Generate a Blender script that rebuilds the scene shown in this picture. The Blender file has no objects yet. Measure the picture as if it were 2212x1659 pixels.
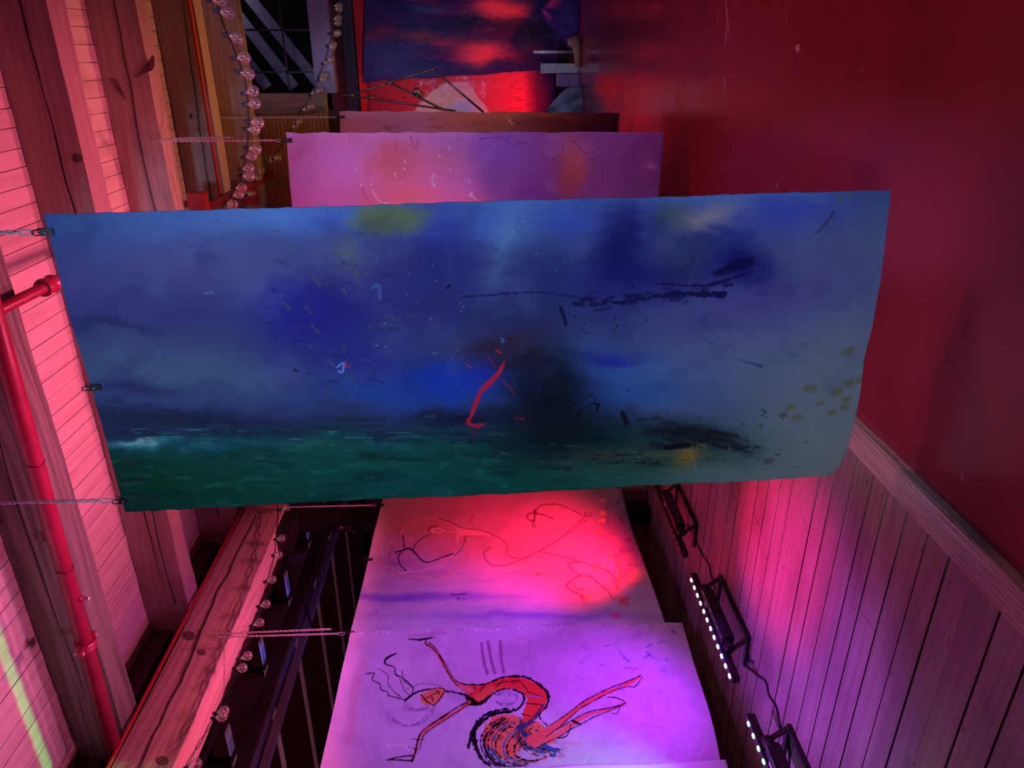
import bpy, bmesh, math, random
import numpy as np
from mathutils import Vector, Matrix
from math import radians, sin, cos, pi, tan, atan2
random.seed(7)
C = bpy.context.scene.collection
sc = bpy.context.scene

# ------------------------------------------------------------------ camera
EYE = np.array([0.0, 0.0, 1.7]); FPX = 1580.0
YAW, PITCH, ROLL = radians(24.5), radians(-2.0), radians(-1.0)
_f = np.array([-sin(YAW)*cos(PITCH), cos(YAW)*cos(PITCH), sin(PITCH)])
_r0 = np.array([cos(YAW), sin(YAW), 0.0]); _u0 = np.cross(_r0, _f)
CR = -_u0*cos(ROLL) + _r0*sin(ROLL)        # picture right (the photographer held the phone on its side)
CU = _r0*cos(ROLL) + _u0*sin(ROLL)         # picture up
cam_d = bpy.data.cameras.new('camera'); cam = bpy.data.objects.new('camera', cam_d); C.objects.link(cam)
cam.matrix_world = Matrix(((CR[0], CU[0], -_f[0], EYE[0]), (CR[1], CU[1], -_f[1], EYE[1]), (CR[2], CU[2], -_f[2], EYE[2]), (0, 0, 0, 1)))
cam_d.sensor_fit = 'HORIZONTAL'; cam_d.sensor_width = 36; cam_d.lens = FPX/2212*36; cam_d.clip_start = .05
sc.camera = cam
sc.view_settings.view_transform = 'Standard'; sc.view_settings.look = 'None'
sc.view_settings.exposure = 0.0; sc.view_settings.gamma = 1; sc.view_settings.use_curve_mapping = False
w = bpy.data.worlds.new('world'); sc.world = w; w.use_nodes = True
w.node_tree.nodes['Background'].inputs[0].default_value = (.35, .22, .5, 1)
w.node_tree.nodes['Background'].inputs[1].default_value = .04

def ray(px, py):                       # measuring helpers: a line of sight, met with a real plane of the hall
    return _f + CR*((px-1106)/FPX) - CU*((py-829.5)/FPX)
def at(px, py, d): return Vector(EYE + ray(px, py)*d)
def on_x(px, py, X): r = ray(px, py); return Vector(EYE + r*(X-EYE[0])/r[0])
def on_y(px, py, Y): r = ray(px, py); return Vector(EYE + r*(Y-EYE[1])/r[1])
def on_z(px, py, Z): r = ray(px, py); return Vector(EYE + r*(Z-EYE[2])/r[2])

# ------------------------------------------------------------------ lights
LAMPS = []
def lamp(kind, loc, target, power, col, size=.1, spot=60, blend=.6, name='stage_or_fill_light'):  # default name covers bar lights and added spots alike
    d = bpy.data.lights.new(name, kind); o = bpy.data.objects.new(name, d); C.objects.link(o)
    o.location = loc; d.energy = power; d.color = col
    if kind == 'SPOT': d.spot_size = radians(spot); d.spot_blend = blend; d.shadow_soft_size = size
    elif kind == 'AREA':
        d.shape = 'RECTANGLE'; d.size, d.size_y = (size if isinstance(size, tuple) else (size, size))
    else: d.shadow_soft_size = size
    v = Vector(target) - Vector(loc); o.rotation_euler = v.to_track_quat('-Z', 'Y').to_euler(); LAMPS.append(o)
    return o
PINK = (1.0, .12, .22); MAG = (1.0, .16, .55); VIO = (.36, .06, 1.0); RED = (1.0, .01, .04); GRN = (.15, 1.0, .4)
# colour washes thrown up at the roof from unseen spots added low over the floor
for x_, y_, p_, c_, a_ in ((-2.6, 3.2, 260, (1, .15, .36), 62), (-2.7, 4.5, 310, (1, .135, .28), 62), (-2.9, 2.2, 380, (1, .24, .66), 60), (-1.5, 5.4, 380, (1, .13, .22), 62), (-1.2, 4.6, 410, (1, .13, .25), 62), (-.6, 6.9, 230, (1, .28, .14), 60), (-.3, 8.1, 130, (1, .44, .05), 44)):
    lamp('SPOT', (x_, y_, .25), (x_, y_, 4.4), p_, c_, .12, a_, .9)
for y_ in (3.0, 5.0):
    o = lamp('SPOT', (-3.0, y_, .3), (-4.33, y_, 3.76), 560, (1, .12, .26), .05, 76, .8); o.scale = (1, .11, 1)  # narrow spots added to brighten the side timber's face and underside
# added fill from the camera side on the faces turned to it
o = lamp('SPOT', (-.5, -1.9, 2.3), (-1.07, 2.59, 1.72), 640, (.56, .60, 1.0), .25, 50, .2, name='fill_light'); o.scale = (.5, 1, 1)
lamp('SPOT', (1.6, 1.2, 3.9), (-.5, 6.2, 1.9), 520, (.80, .45, 1.0), .5, 32, .8, name='fill_light')
# floor bars
p_ = on_x(1215, 1195, -4.12); lamp('SPOT', (-3.25, 5.0, .5), p_, 270, (1, .004, .05), .06, 88, 1)
p_ = on_x(960, 1310, -4.12); lamp('SPOT', (-3.2, 4.6, .3), p_, 110, (.42, .05, 1), .1, 50, 1)  # extra violet spot added to tint the near side of the red-lit canvas
p_ = on_x(1290, 1540, -4.12); lamp('SPOT', (-3.0, 3.75, .28), p_, 110, (.40, .015, 1), .10, 92, 1)
lamp('SPOT', (-3.3, 2.5, .28), (-4.12, 2.85, 1.0), 40, (.12, 1, .5), .05, 62, 1)
lamp('SPOT', (-1.9, 3.2, 3.6), (-4.2, 4.0, 1.9), 190, (.46, .15, 1.0), .3, 60, 1)  # violet fill added from above, not a bar
# added spots without fixtures, under the side timber, throwing colour on the planks
p_ = on_z(1690, 1165, 0); lamp('SPOT', (-3.9, 4.3, 3.5), p_, 1000, (1, .010, .05), .05, 23, 1)
p_ = on_z(1740, 1430, 0); lamp('SPOT', (-3.9, 2.9, 3.5), p_, 620, (.42, .03, 1), .05, 36, 1)
p_ = on_z(1800, 1640, 0); lamp('SPOT', (-3.9, 2.2, 3.5), p_, 60, (.45, .55, .65), .05, 44, 1)
lamp('SPOT', (-3.9, 3.4, 3.5), (-2.2, 2.2, 0), 30, (1, .2, .35), .05, 70, 1)
lamp('SPOT', (3.4, 5.0, 3.9), (1.2, 4.5, 0), 300, (1, .35, .45), .3, 100, 1, name='fill_light')  # fill added to lift the red floor
# dim fills added for the attic, the side aisle and the window beam
lamp('AREA', (.6, 9.5, 5.0), (.2, 10.2, 3.9), 2.5, (.75, .6, 1), (.5, .5), name='dim_fill')
o = lamp('SPOT', (-4.62, 3.2, 2.5), (-4.93, 6.4, 3.44), 210, (.16, .14, 1), .03, 60, 1, name='dim_fill'); o.scale = (.16, 1, 1)
o = lamp('SPOT', (-4.60, 1.6, 2.2), (-4.93, 3.9, 3.48), 120, (.45, .2, .8), .03, 70, 1, name='dim_fill'); o.scale = (.2, 1, 1)
lamp('SPOT', (-6.0, 2.6, 1.0), (-6.2, 5.2, 3.8), 120, (1, .25, .5), .1, 95, 1, name='dim_fill')
lamp('SPOT', (-.2, 6.0, 3.4), (.5, 8.8, 3.4), 30, (.55, .4, 1), .1, 60, 1, name='dim_fill')
# red heads on the far hangings
lamp('SPOT', (-1.2, 13.9, .25), (-.9, 15.3, 1.3), 150, RED, .05, 75, 1)
lamp('SPOT', (1.0, 13.5, .25), (.35, 15.3, 1.6), 75, RED, .05, 60, 1)
lamp('AREA', (-.5, 12.2, 3.2), (-.6, 15.3, 1.8), 30, (.55, .45, 1), (1, .3), name='fill_light')  # unseen violet fill on the far hangings
lamp('SPOT', (-1.2, 13.6, 2.2), (-1.0, 15.45, 4.0), 70, (1, .03, .02), .1, 80, 1)  # spot added to brighten the red strip above the hangings

# ------------------------------------------------------------------ materials
def lin(c): return tuple(((v/255)/12.92 if v/255 <= .04045 else ((v/255+.055)/1.055)**2.4) for v in c)
def base_mat(name, col, rough=.6, metal=0, **kw):
    m = bpy.data.materials.new(name); m.use_nodes = True; b = m.node_tree.nodes['Principled BSDF']
    b.inputs['Base Color'].default_value = (*col, 1); b.inputs['Roughness'].default_value = rough; b.inputs['Metallic'].default_value = metal
    for k, v in kw.items(): b.inputs[k.replace('_', ' ')].default_value = v
    return m
def nodes(m): return m.node_tree.nodes, m.node_tree.links, m.node_tree.nodes['Principled BSDF']
def speckle(name, c1, c2, scale=8, rough=.5, metal=0, bump=.1, stretch=(1, 1, 1)):
    m = base_mat(name, c1, rough, metal); N, L, b = nodes(m)
    tc = N.new('ShaderNodeTexCoord'); mp = N.new('ShaderNodeMapping'); mp.inputs['Scale'].default_value = stretch
    n = N.new('ShaderNodeTexNoise'); n.inputs['Scale'].default_value = scale; n.inputs['Detail'].default_value = 6
    r = N.new('ShaderNodeValToRGB'); r.color_ramp.elements[0].color = (*c1, 1); r.color_ramp.elements[1].color = (*c2, 1)
    r.color_ramp.elements[0].position = .35; r.color_ramp.elements[1].position = .68
    bp = N.new('ShaderNodeBump'); bp.inputs['Strength'].default_value = bump; bp.inputs['Distance'].default_value = .01
    L.new(tc.outputs['Object'], mp.inputs[0]); L.new(mp.outputs[0], n.inputs[0]); L.new(n.outputs[0], r.inputs[0]); L.new(r.outputs[0], b.inputs['Base Color'])
    L.new(n.outputs[0], bp.inputs['Height']); L.new(bp.outputs[0], b.inputs['Normal'])
    return m
def wood(name, c1, c2, axis='X', grain=28, rough=.7, crack=.0, bump=.35, knots=True):
    m = base_mat(name, c1, rough); N, L, b = nodes(m)
    tc = N.new('ShaderNodeTexCoord'); mp = N.new('ShaderNodeMapping')
    s = {'X': (.07, 1, 1), 'Y': (1, .07, 1), 'Z': (1, 1, .07)}[axis]; mp.inputs['Scale'].default_value = s
    L.new(tc.outputs['Object'], mp.inputs[0])
    n0 = N.new('ShaderNodeTexNoise'); n0.inputs['Scale'].default_value = 3.2; n0.inputs['Detail'].default_value = 2; L.new(mp.outputs[0], n0.inputs[0])
    mx = N.new('ShaderNodeVectorMath'); mx.operation = 'MULTIPLY_ADD'; mx.inputs[1].default_value = (.35, .35, .35)
    L.new(n0.outputs['Color'], mx.inputs[0]); L.new(mp.outputs[0], mx.inputs[2])
    n1 = N.new('ShaderNodeTexNoise'); n1.inputs['Scale'].default_value = grain; n1.inputs['Detail'].default_value = 5; L.new(mx.outputs[0], n1.inputs[0])
    wv = N.new('ShaderNodeTexWave'); wv.wave_type = 'RINGS'; wv.rings_direction = axis; wv.inputs['Scale'].default_value = grain*.35; wv.inputs['Distortion'].default_value = 6; wv.inputs['Detail'].default_value = 3; wv.inputs['Detail Scale'].default_value = 1.5
    L.new(mx.outputs[0], wv.inputs[0])
    ad = N.new('ShaderNodeMath'); ad.operation = 'MULTIPLY_ADD'; ad.inputs[1].default_value = .38; L.new(wv.outputs['Fac'], ad.inputs[0]); L.new(n1.outputs[0], ad.inputs[2])
    r = N.new('ShaderNodeValToRGB'); e = r.color_ramp.elements; e[0].color = (*c2, 1); e[0].position = .34; e[1].color = (*c1, 1); e[1].position = .82
    L.new(ad.outputs[0], r.inputs[0])
    out = r.outputs[0]
    if knots:
        v = N.new('ShaderNodeTexVoronoi'); v.inputs['Scale'].default_value = 2.1; mk = N.new('ShaderNodeMapping')
        mk.inputs['Scale'].default_value = {'X': (.55, 1.3, 1.3), 'Y': (1.3, .55, 1.3), 'Z': (1.3, 1.3, .55)}[axis]
        L.new(tc.outputs['Object'], mk.inputs[0]); L.new(mk.outputs[0], v.inputs[0])
        rr = N.new('ShaderNodeValToRGB'); rr.color_ramp.elements[0].position = .03; rr.color_ramp.elements[1].position = .075
        rr.color_ramp.elements[0].color = (.35, .3, .3, 1); rr.color_ramp.elements[1].color = (1, 1, 1, 1); L.new(v.outputs['Distance'], rr.inputs[0])
        mm = N.new('ShaderNodeMix'); mm.data_type = 'RGBA'; mm.blend_type = 'MULTIPLY'; mm.inputs[0].default_value = 1
        L.new(out, mm.inputs[6]); L.new(rr.outputs[0], mm.inputs[7]); out = mm.outputs[2]
    L.new(out, b.inputs['Base Color'])
    bp = N.new('ShaderNodeBump'); bp.inputs['Strength'].default_value = bump; bp.inputs['Distance'].default_value = .008
    L.new(ad.outputs[0], bp.inputs['Height']); L.new(bp.outputs[0], b.inputs['Normal'])
    return m
M = {}
M['rafter'] = wood('rafter_wood', (.42, .35, .30), (.33, .265, .225), 'X', 22, bump=.25)
M['rafter_grey'] = wood('grey_rafter_wood', (.22, .22, .19), (.10, .10, .085), 'X', 20)
M['header'] = wood('timber_wood', (.46, .36, .30), (.36, .26, .21), 'Y', 20)
M['sheath'] = wood('sheathing_wood', (.62, .55, .52), (.50, .42, .40), 'Y', 12, bump=.12, knots=False)
M['plank'] = wood('plank_wood', (.33, .26, .235), (.25, .19, .175), 'X', 16, .5, bump=.3)
def speck(m, scale, lo, hi, dark):                   # nail holes, dents and stains
    N, L, b = nodes(m); src = b.inputs['Base Color'].links[0].from_socket
    tc = N.new('ShaderNodeTexCoord'); mp = N.new('ShaderNodeMapping'); mp.inputs['Scale'].default_value = (.5, 1, 1); L.new(tc.outputs['Object'], mp.inputs[0])
    n = N.new('ShaderNodeTexNoise'); n.inputs['Scale'].default_value = scale; n.inputs['Detail'].default_value = 3; L.new(mp.outputs[0], n.inputs[0])
    r = N.new('ShaderNodeValToRGB'); r.color_ramp.elements[0].position = lo; r.color_ramp.elements[1].position = hi
    r.color_ramp.elements[0].color = (dark, dark*.9, dark*.9, 1); r.color_ramp.elements[1].color = (1, 1, 1, 1); L.new(n.outputs[0], r.inputs[0])
    x = N.new('ShaderNodeMix'); x.data_type = 'RGBA'; x.blend_type = 'MULTIPLY'; x.inputs[0].default_value = 1
    L.new(src, x.inputs[6]); L.new(r.outputs[0], x.inputs[7]); L.new(x.outputs[2], b.inputs['Base Color'])
speck(M['plank'], 26, .27, .34, .3); speck(M['plank'], 3.5, .30, .62, .62)
M['kerb'] = wood('kerb_wood', (.52, .38, .34), (.30, .18, .16), 'Y', 55, .5, bump=.5, knots=False)
M['panel'] = wood('panel_wood', (.52, .33, .12), (.38, .20, .06), 'X', 40, .5, bump=.1, knots=False)
M['darkwood'] = wood('dark_wood', (.07, .045, .045), (.035, .02, .022), 'X', 16)
M['oldwood'] = wood('old_wood', (.30, .25, .20), (.13, .10, .08), 'Z', 16)
M['postwood'] = wood('post_wood', (.10, .09, .10), (.06, .05, .06), 'X', 16)
M['black'] = speckle('black_paint', (.006, .006, .007), (.014, .013, .015), 20, .45)
M['blackmetal'] = speckle('black_metal', (.012, .012, .014), (.022, .02, .024), 30, .35, 0, .05)
M['void'] = speckle('dark_attic', (.002, .002, .003), (.005, .004, .006), 3, .95)  # black backdrop: the attic's darkness is put into the colour
M['darkred'] = speckle('dark_red_paint', (.035, .006, .008), (.055, .010, .012), 5, .6)
M['steel'] = speckle('painted_steel', (.16, .15, .20), (.22, .20, .27), 6, .4, .3, .03)
M['chrome'] = speckle('zinc', (.75, .75, .78), (.9, .9, .93), 30, .35, .35, .02)
M['rod'] = speckle('dull_rod_metal', (.30, .26, .24), (.42, .38, .36), 30, .4, .8, .02)
M['pipe'] = speckle('red_pipe_paint', (.34, .02, .07), (.44, .03, .09), 7, .3, 0, .04)
M['pipered'] = speckle('red_conduit_paint', (.35, .02, .02), (.45, .03, .03), 9, .5, 0, .04)
M['redbright'] = speckle('red_lit_wall', (.6, .01, .01), (.75, .02, .02), 3, .8)  # red light on the far wall top, painted as base colour
M['socket'] = speckle('socket_plastic', (.035, .055, .09), (.05, .075, .12), 30, .5)
M['cord'] = speckle('cord_rubber', (.012, .02, .03), (.02, .03, .045), 30, .6)
M['white'] = speckle('white_board', (.52, .55, .52), (.62, .64, .60), 6, .6, 0, .05)
M['lilac'] = speckle('lilac_board', (.24, .18, .32), (.30, .23, .38), 6, .6, 0, .05)
M['teal'] = speckle('teal_cloth', (.04, .12, .14), (.28, .32, .36), 4, .8, 0, .3)
M['purplecloth'] = speckle('purple_cloth', (.02, .006, .09), (.07, .02, .18), 4, .8, 0, .3)
M['drift'] = wood('driftwood', (.42, .20, .12), (.24, .10, .08), 'X', 14)
def thin_glass():
    m = bpy.data.materials.new('bulb_glass'); m.use_nodes = True; N = m.node_tree.nodes; L = m.node_tree.links; N.clear()
    o = N.new('ShaderNodeOutputMaterial'); t = N.new('ShaderNodeBsdfTransparent'); t.inputs[0].default_value = (.93, .93, .95, 1)
    g = N.new('ShaderNodeBsdfGlossy'); g.inputs['Roughness'].default_value = .12; g.inputs['Color'].default_value = (1, .95, .98, 1)
    d = N.new('ShaderNodeBsdfDiffuse'); d.inputs['Color'].default_value = (.9, .85, .9, 1)
    lw = N.new('ShaderNodeLayerWeight'); lw.inputs['Blend'].default_value = .35; mr = N.new('ShaderNodeMapRange'); mr.inputs[3].default_value = .10; mr.inputs[4].default_value = .85
    mx0 = N.new('ShaderNodeMixShader'); mx0.inputs[0].default_value = .35; mx = N.new('ShaderNodeMixShader')
    L.new(lw.outputs['Facing'], mr.inputs[0]); L.new(g.outputs[0], mx0.inputs[1]); L.new(d.outputs[0], mx0.inputs[2]); L.new(mr.outputs[0], mx.inputs[0]); L.new(t.outputs[0], mx.inputs[1]); L.new(mx0.outputs[0], mx.inputs[2]); L.new(mx.outputs[0], o.inputs[0])
    return m
M['glass'] = thin_glass()
M['sticker'] = speckle('pale_sticker', (.55, .5, .5), (.65, .6, .6), 30, .6)
M['yellowgreen'] = speckle('yellow_green_paint', (.25, .35, .05), (.35, .45, .08), 10, .5)
def emis(name, col, s, base=(.5, .5, .5)):
    m = base_mat(name, base, .3); b = m.node_tree.nodes['Principled BSDF']
    b.inputs['Emission Color'].default_value = (*col, 1); b.inputs['Emission Strength'].default_value = s; return m
M['led_white'] = emis('violet_led', (.85, .8, 1), 9); M['led_green'] = emis('green_led', (.35, 1, .6), 5); M['led_red'] = emis('red_led', (1, .05, .05), 6)
M['filament'] = emis('filament_wire', (1, .8, .6), .25, (.5, .4, .3))
def floor_mat():
    m = base_mat('red_floor_paint', (.2, .01, .02), .2); N, L, b = nodes(m)
    tc = N.new('ShaderNodeTexCoord'); n = N.new('ShaderNodeTexNoise'); n.inputs['Scale'].default_value = .7; n.inputs['Detail'].default_value = 8; n.inputs['Roughness'].default_value = .65
    L.new(tc.outputs['Object'], n.inputs[0])
    r = N.new('ShaderNodeValToRGB'); e = r.color_ramp.elements
    e[0].color = (.20, .020, .034, 1); e[0].position = .3; e[1].color = (.32, .030, .048, 1); e[1].position = .7
    L.new(n.outputs[0], r.inputs[0])
    n2 = N.new('ShaderNodeTexNoise'); n2.inputs['Scale'].default_value = 9; n2.inputs['Detail'].default_value = 6; L.new(tc.outputs['Object'], n2.inputs[0])
    r2 = N.new('ShaderNodeValToRGB'); r2.color_ramp.elements[0].position = .72; r2.color_ramp.elements[1].position = .78
    r2.color_ramp.elements[0].color = (0, 0, 0, 1); r2.color_ramp.elements[1].color = (.5, .5, .5, 1)
    L.new(n2.outputs[0], r2.inputs[0])
    mm = N.new('ShaderNodeMix'); mm.data_type = 'RGBA'; L.new(r2.outputs[0], mm.inputs[0]); L.new(r.outputs[0], mm.inputs[6]); mm.inputs[7].default_value = (.45, .16, .18, 1)
    L.new(mm.outputs[2], b.inputs['Base Color'])
    mr = N.new('ShaderNodeMapRange'); mr.inputs[1].default_value = .3; mr.inputs[2].default_value = .7; mr.inputs[3].default_value = .15; mr.inputs[4].default_value = .32
    L.new(n.outputs[0], mr.inputs[0]); L.new(mr.outputs[0], b.inputs['Roughness'])
    bp = N.new('ShaderNodeBump'); bp.inputs['Strength'].default_value = .06; bp.inputs['Distance'].default_value = .01; L.new(n2.outputs[0], bp.inputs['Height']); L.new(bp.outputs[0], b.inputs['Normal'])
    return m
M['floor'] = floor_mat()
M['paintmark'] = speckle('spilt_pale_paint', (.42, .20, .24), (.5, .28, .3), 12, .5)

# ------------------------------------------------------------------ mesh helpers
class MB:
    def __init__(s): s.v = []; s.f = []
    def add(s, v, f):
        n = len(s.v); s.v += [tuple(p) for p in v]; s.f += [tuple(i+n for i in q) for q in f]
    def box(s, x0, x1, y0, y1, z0, z1):
        s.add([(x0, y0, z0), (x1, y0, z0), (x1, y1, z0), (x0, y1, z0), (x0, y0, z1), (x1, y0, z1), (x1, y1, z1), (x0, y1, z1)],
              [(0, 3, 2, 1), (4, 5, 6, 7), (0, 1, 5, 4), (1, 2, 6, 5), (2, 3, 7, 6), (3, 0, 4, 7)]); return s
    def bar(s, a, b, wd, ht, up=(0, 0, 1)):          # box beam from a to b
        a, b = Vector(a), Vector(b); d = (b-a).normalized(); u = Vector(up); sd = d.cross(u)
        if sd.length < 1e-4: sd = d.cross(Vector((1, 0, 0)))
        sd.normalize(); u = sd.cross(d).normalized()
        v = []
        for p in (a, b):
            for i, j in ((-1, -1), (1, -1), (1, 1), (-1, 1)): v.append(p + sd*(i*wd/2) + u*(j*ht/2))
        s.add(v, [(0, 1, 2, 3), (7, 6, 5, 4), (0, 4, 5, 1), (1, 5, 6, 2), (2, 6, 7, 3), (3, 7, 4, 0)]); return s
    def tube(s, pts, r, n=10, closed=False):
        pts = [Vector(p) for p in pts]; rr = r if isinstance(r, (list, tuple)) else [r]*len(pts); k = len(pts)
        prev = None; v = []
        for i, p in enumerate(pts):
            if closed: d = (pts[(i+1) % k]-pts[i-1]).normalized()
            else: d = (pts[min(i+1, k-1)]-pts[max(i-1, 0)]).normalized()
            if prev is None:
                prev = d.cross(Vector((0, 0, 1)))
                if prev.length < .05: prev = d.cross(Vector((1, 0, 0)))
            prev = (prev - d*prev.dot(d)).normalized(); q = d.cross(prev)
            for j in range(n): a = 2*pi*j/n; v.append(p + (prev*cos(a)+q*sin(a))*rr[i])
        f = []
        for i in range(k if closed else k-1):
            for j in range(n):
                a = i*n+j; b = i*n+(j+1) % n; c = ((i+1) % k)*n+(j+1) % n; e = ((i+1) % k)*n+j; f.append((a, b, c, e))
        if not closed: f.append(tuple(reversed(range(n)))); f.append(tuple((k-1)*n+j for j in range(n)))
        s.add(v, f); return s
    def lathe(s, o, ax, prof, n=16):                  # prof: (distance along axis, radius)
        o, ax = Vector(o), Vector(ax).normalized()
        return s.tube([o+ax*d for d, r in prof], [max(r, 1e-4) for d, r in prof], n)
    def build(s, name, mat, parent=None, smooth=False, bevel=0):
        me = bpy.data.meshes.new(name); me.from_pydata(s.v, [], s.f); me.update()
        o = bpy.data.objects.new(name, me); C.objects.link(o); me.materials.append(mat)
        if parent: 
            o.parent = parent; o.matrix_parent_inverse = Matrix.Translation(-Vector(parent.location))
        bm = bmesh.new(); bm.from_mesh(me); bmesh.ops.recalc_face_normals(bm, faces=bm.faces)
        if bevel: bmesh.ops.bevel(bm, geom=bm.edges[:], offset=bevel, segments=2, affect='EDGES', clamp_overlap=True)
        bm.to_mesh(me); bm.free()
        if smooth: me.polygons.foreach_set('use_smooth', [True]*len(me.polygons))
        return o
def tag(o, label, cat, group=None, kind=None):
    o['label'] = label; o['category'] = cat
    if group: o['group'] = group
    if kind: o['kind'] = kind
    return o
def empty(name, loc, label, cat, group=None):
    o = bpy.data.objects.new(name, None); o.location = loc; C.objects.link(o); o.empty_display_size = .1
    return tag(o, label, cat, group)
def struct(o): o['kind'] = 'structure'; return o

# ------------------------------------------------------------------ the hall
ZR, ZS = 4.20, 4.56                      # underside of rafters, underside of roof boards
PZ = .035                                # top of the side planks
m = MB(); m.box(-1.53, 6, -3, 16.2, -.12, 0); struct(m.build('floor', M['floor']))
m = MB(); y = -2.2
while y < 9.2:
    wd = random.choice([.125, .135, .14, .15]); dz = random.uniform(-.003, .003)
    cuts = sorted([-9.0, -1.665] + [random.uniform(-4.4, -2.0)]*(random.random() < .5) + [random.uniform(-8, -5)])
    for a, b in zip(cuts[:-1], cuts[1:]): m.box(a+.001, b-.0015, y+.002, y+wd-random.uniform(.003, .009), -.07, PZ+dz)
    y += wd
m.box(-9, -1.665, -2.2, 9.2, -.12, -.075)
struct(m.build('floor', M['plank'], bevel=0))
m = MB()
kp = 40
m.box(-1.665, -1.53, -2.2, 9.2, -.12, .045); struct(m.build('trim_1', M['kerb'], bevel=.006))
# roof boards
m = MB(); x = -4.5
while x < 5:
    wd = random.choice([.11, .118, .122]); dz = random.uniform(-.002, .002)
    m.box(x+.002, x+wd-.003, -1.5, 9.0, ZS+dz, ZS+.02); x += wd
m.box(-4.6, 5.1, -1.5, 9.0, ZS+.02, ZS+.06)
struct(m.build('ceiling', M['sheath']))
# rafters
def rough_beam(x0, x1, y0, y1, z0, z1, mat, name, axis='X', seed=0, amp=.006):
    rnd = random.Random(seed); m = MB(); n = 60
    L = (x0, x1) if axis == 'X' else (y0, y1); rings = []
    offs = [(rnd.uniform(-1, 1), rnd.uniform(-1, 1)) for _ in range(4)]; cur = [[0, 0] for _ in range(4)]
    for i in range(n+1):
        t = L[0]+(L[1]-L[0])*i/n
        for k in range(4):
            cur[k][0] = cur[k][0]*.8+rnd.uniform(-amp, amp)*.6; cur[k][1] = cur[k][1]*.8+rnd.uniform(-amp, amp)*.6
        if axis == 'X': q = [(y0, z0), (y1, z0), (y1, z1), (y0, z1)]; rings.append([(t, a+cur[k][0], b+(cur[k][1] if k < 2 else 0)) for k, (a, b) in enumerate(q)])
        else: q = [(x0, z0), (x1, z0), (x1, z1), (x0, z1)]; rings.append([(a+cur[k][0], t, b+cur[k][1]) for k, (a, b) in enumerate(q)])
    v = [p for r in rings for p in r]; f = [(0, 1, 2, 3), (n*4+3, n*4+2, n*4+1, n*4)]
    for i in range(n):
        for k in range(4): f.append((i*4+k, i*4+(k+1) % 4, (i+1)*4+(k+1) % 4, (i+1)*4+k))
    m.add(v, f); return m.build(name, mat)
def crack(parent, pts, wd, mat, name='crack'):
    m = MB(); pts = [Vector(p) for p in pts]
    rad = [wd*(.25+.75*sin(pi*(i+.5)/len(pts))) for i in range(len(pts))]
    m.tube(pts, rad, 5); return m.build(name, mat, parent)
RY = [2.42, 3.64, 4.86, 6.08, 7.30, 8.52]
rl = ['grey timber rafter nearest the camera in the photo corner, beyond the green light stripe',
      'grey knotted timber rafter with the thick red sprinkler pipe alongside it',
      'long cracked dusky rafter just above the blue painting, wide pink underside',
      'rafter with a big curved knot and notch, second beyond the blue painting',
      'cracked rafter with a thin red conduit along its lower side',
      'last smooth reddish rafter over the wooden wall panel and dark window']
CRK = speckle('crack_shadow', (.01, .006, .006), (.02, .01, .01), 20, .9)
rafters = []
for i, yy in enumerate(RY):
    o = rough_beam(-4.52, 5, yy, yy+.20, ZR, ZS-.003, M['rafter_grey'] if i < 2 else M['rafter'], 'ceiling_rafter', 'X', i)
    tag(o, rl[i], 'rafter', 'rafters under the roof boards'); rafters.append(o)
    if i > 0 and i < 5:
        rnd = random.Random(40+i); z = ZR+.17; pts = []
        for k in range(46): z += rnd.uniform(-.008, .008) + .004*sin(k*.25+i); pts.append((-3.9+k*.13, yy-.001, z))
        crack(o, pts, .0065 if i == 2 else .004, CRK)
KN = wood('knot_wood', (.16, .11, .09), (.07, .045, .04), 'X', 40, knots=False)
def knot(o, Y, pts, name='knot', mat=None, d=.006):
    f = [on_y(x, y, Y-d) for x, y in pts]; b = [on_y(x, y, Y+.01) for x, y in pts]; n = len(pts); m = MB()
    m.add(f+b, [tuple(range(n)), tuple(reversed(range(n, 2*n)))]+[(i, (i+1) % n, n+(i+1) % n, n+i) for i in range(n)]); m.build(name, mat or KN, o, bevel=.002)
def ell(cx, cy, rx, ry, t=0): return [(cx+rx*cos(a)*cos(t)-ry*sin(a)*sin(t), cy+rx*cos(a)*sin(t)+ry*sin(a)*cos(t)) for a in [k*pi/7 for k in range(14)]]
knot(rafters[2], 4.86, ell(166, 342, 12, 9, .4))
knot(rafters[3], 6.08, [(292, 168), (306, 150), (322, 128), (330, 118), (334, 126), (334, 140), (330, 152), (316, 156), (304, 162)], 'notch')
knot(rafters[3], 6.08, [(240, 172), (248, 171), (256, 182), (264, 198), (272, 216), (262, 206), (250, 192)])
knot(rafters[4], 7.30, ell(411, 251, 3.5, 6, 0)); knot(rafters[1], 3.64, ell(90, 1160, 14, 11, .5))
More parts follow.
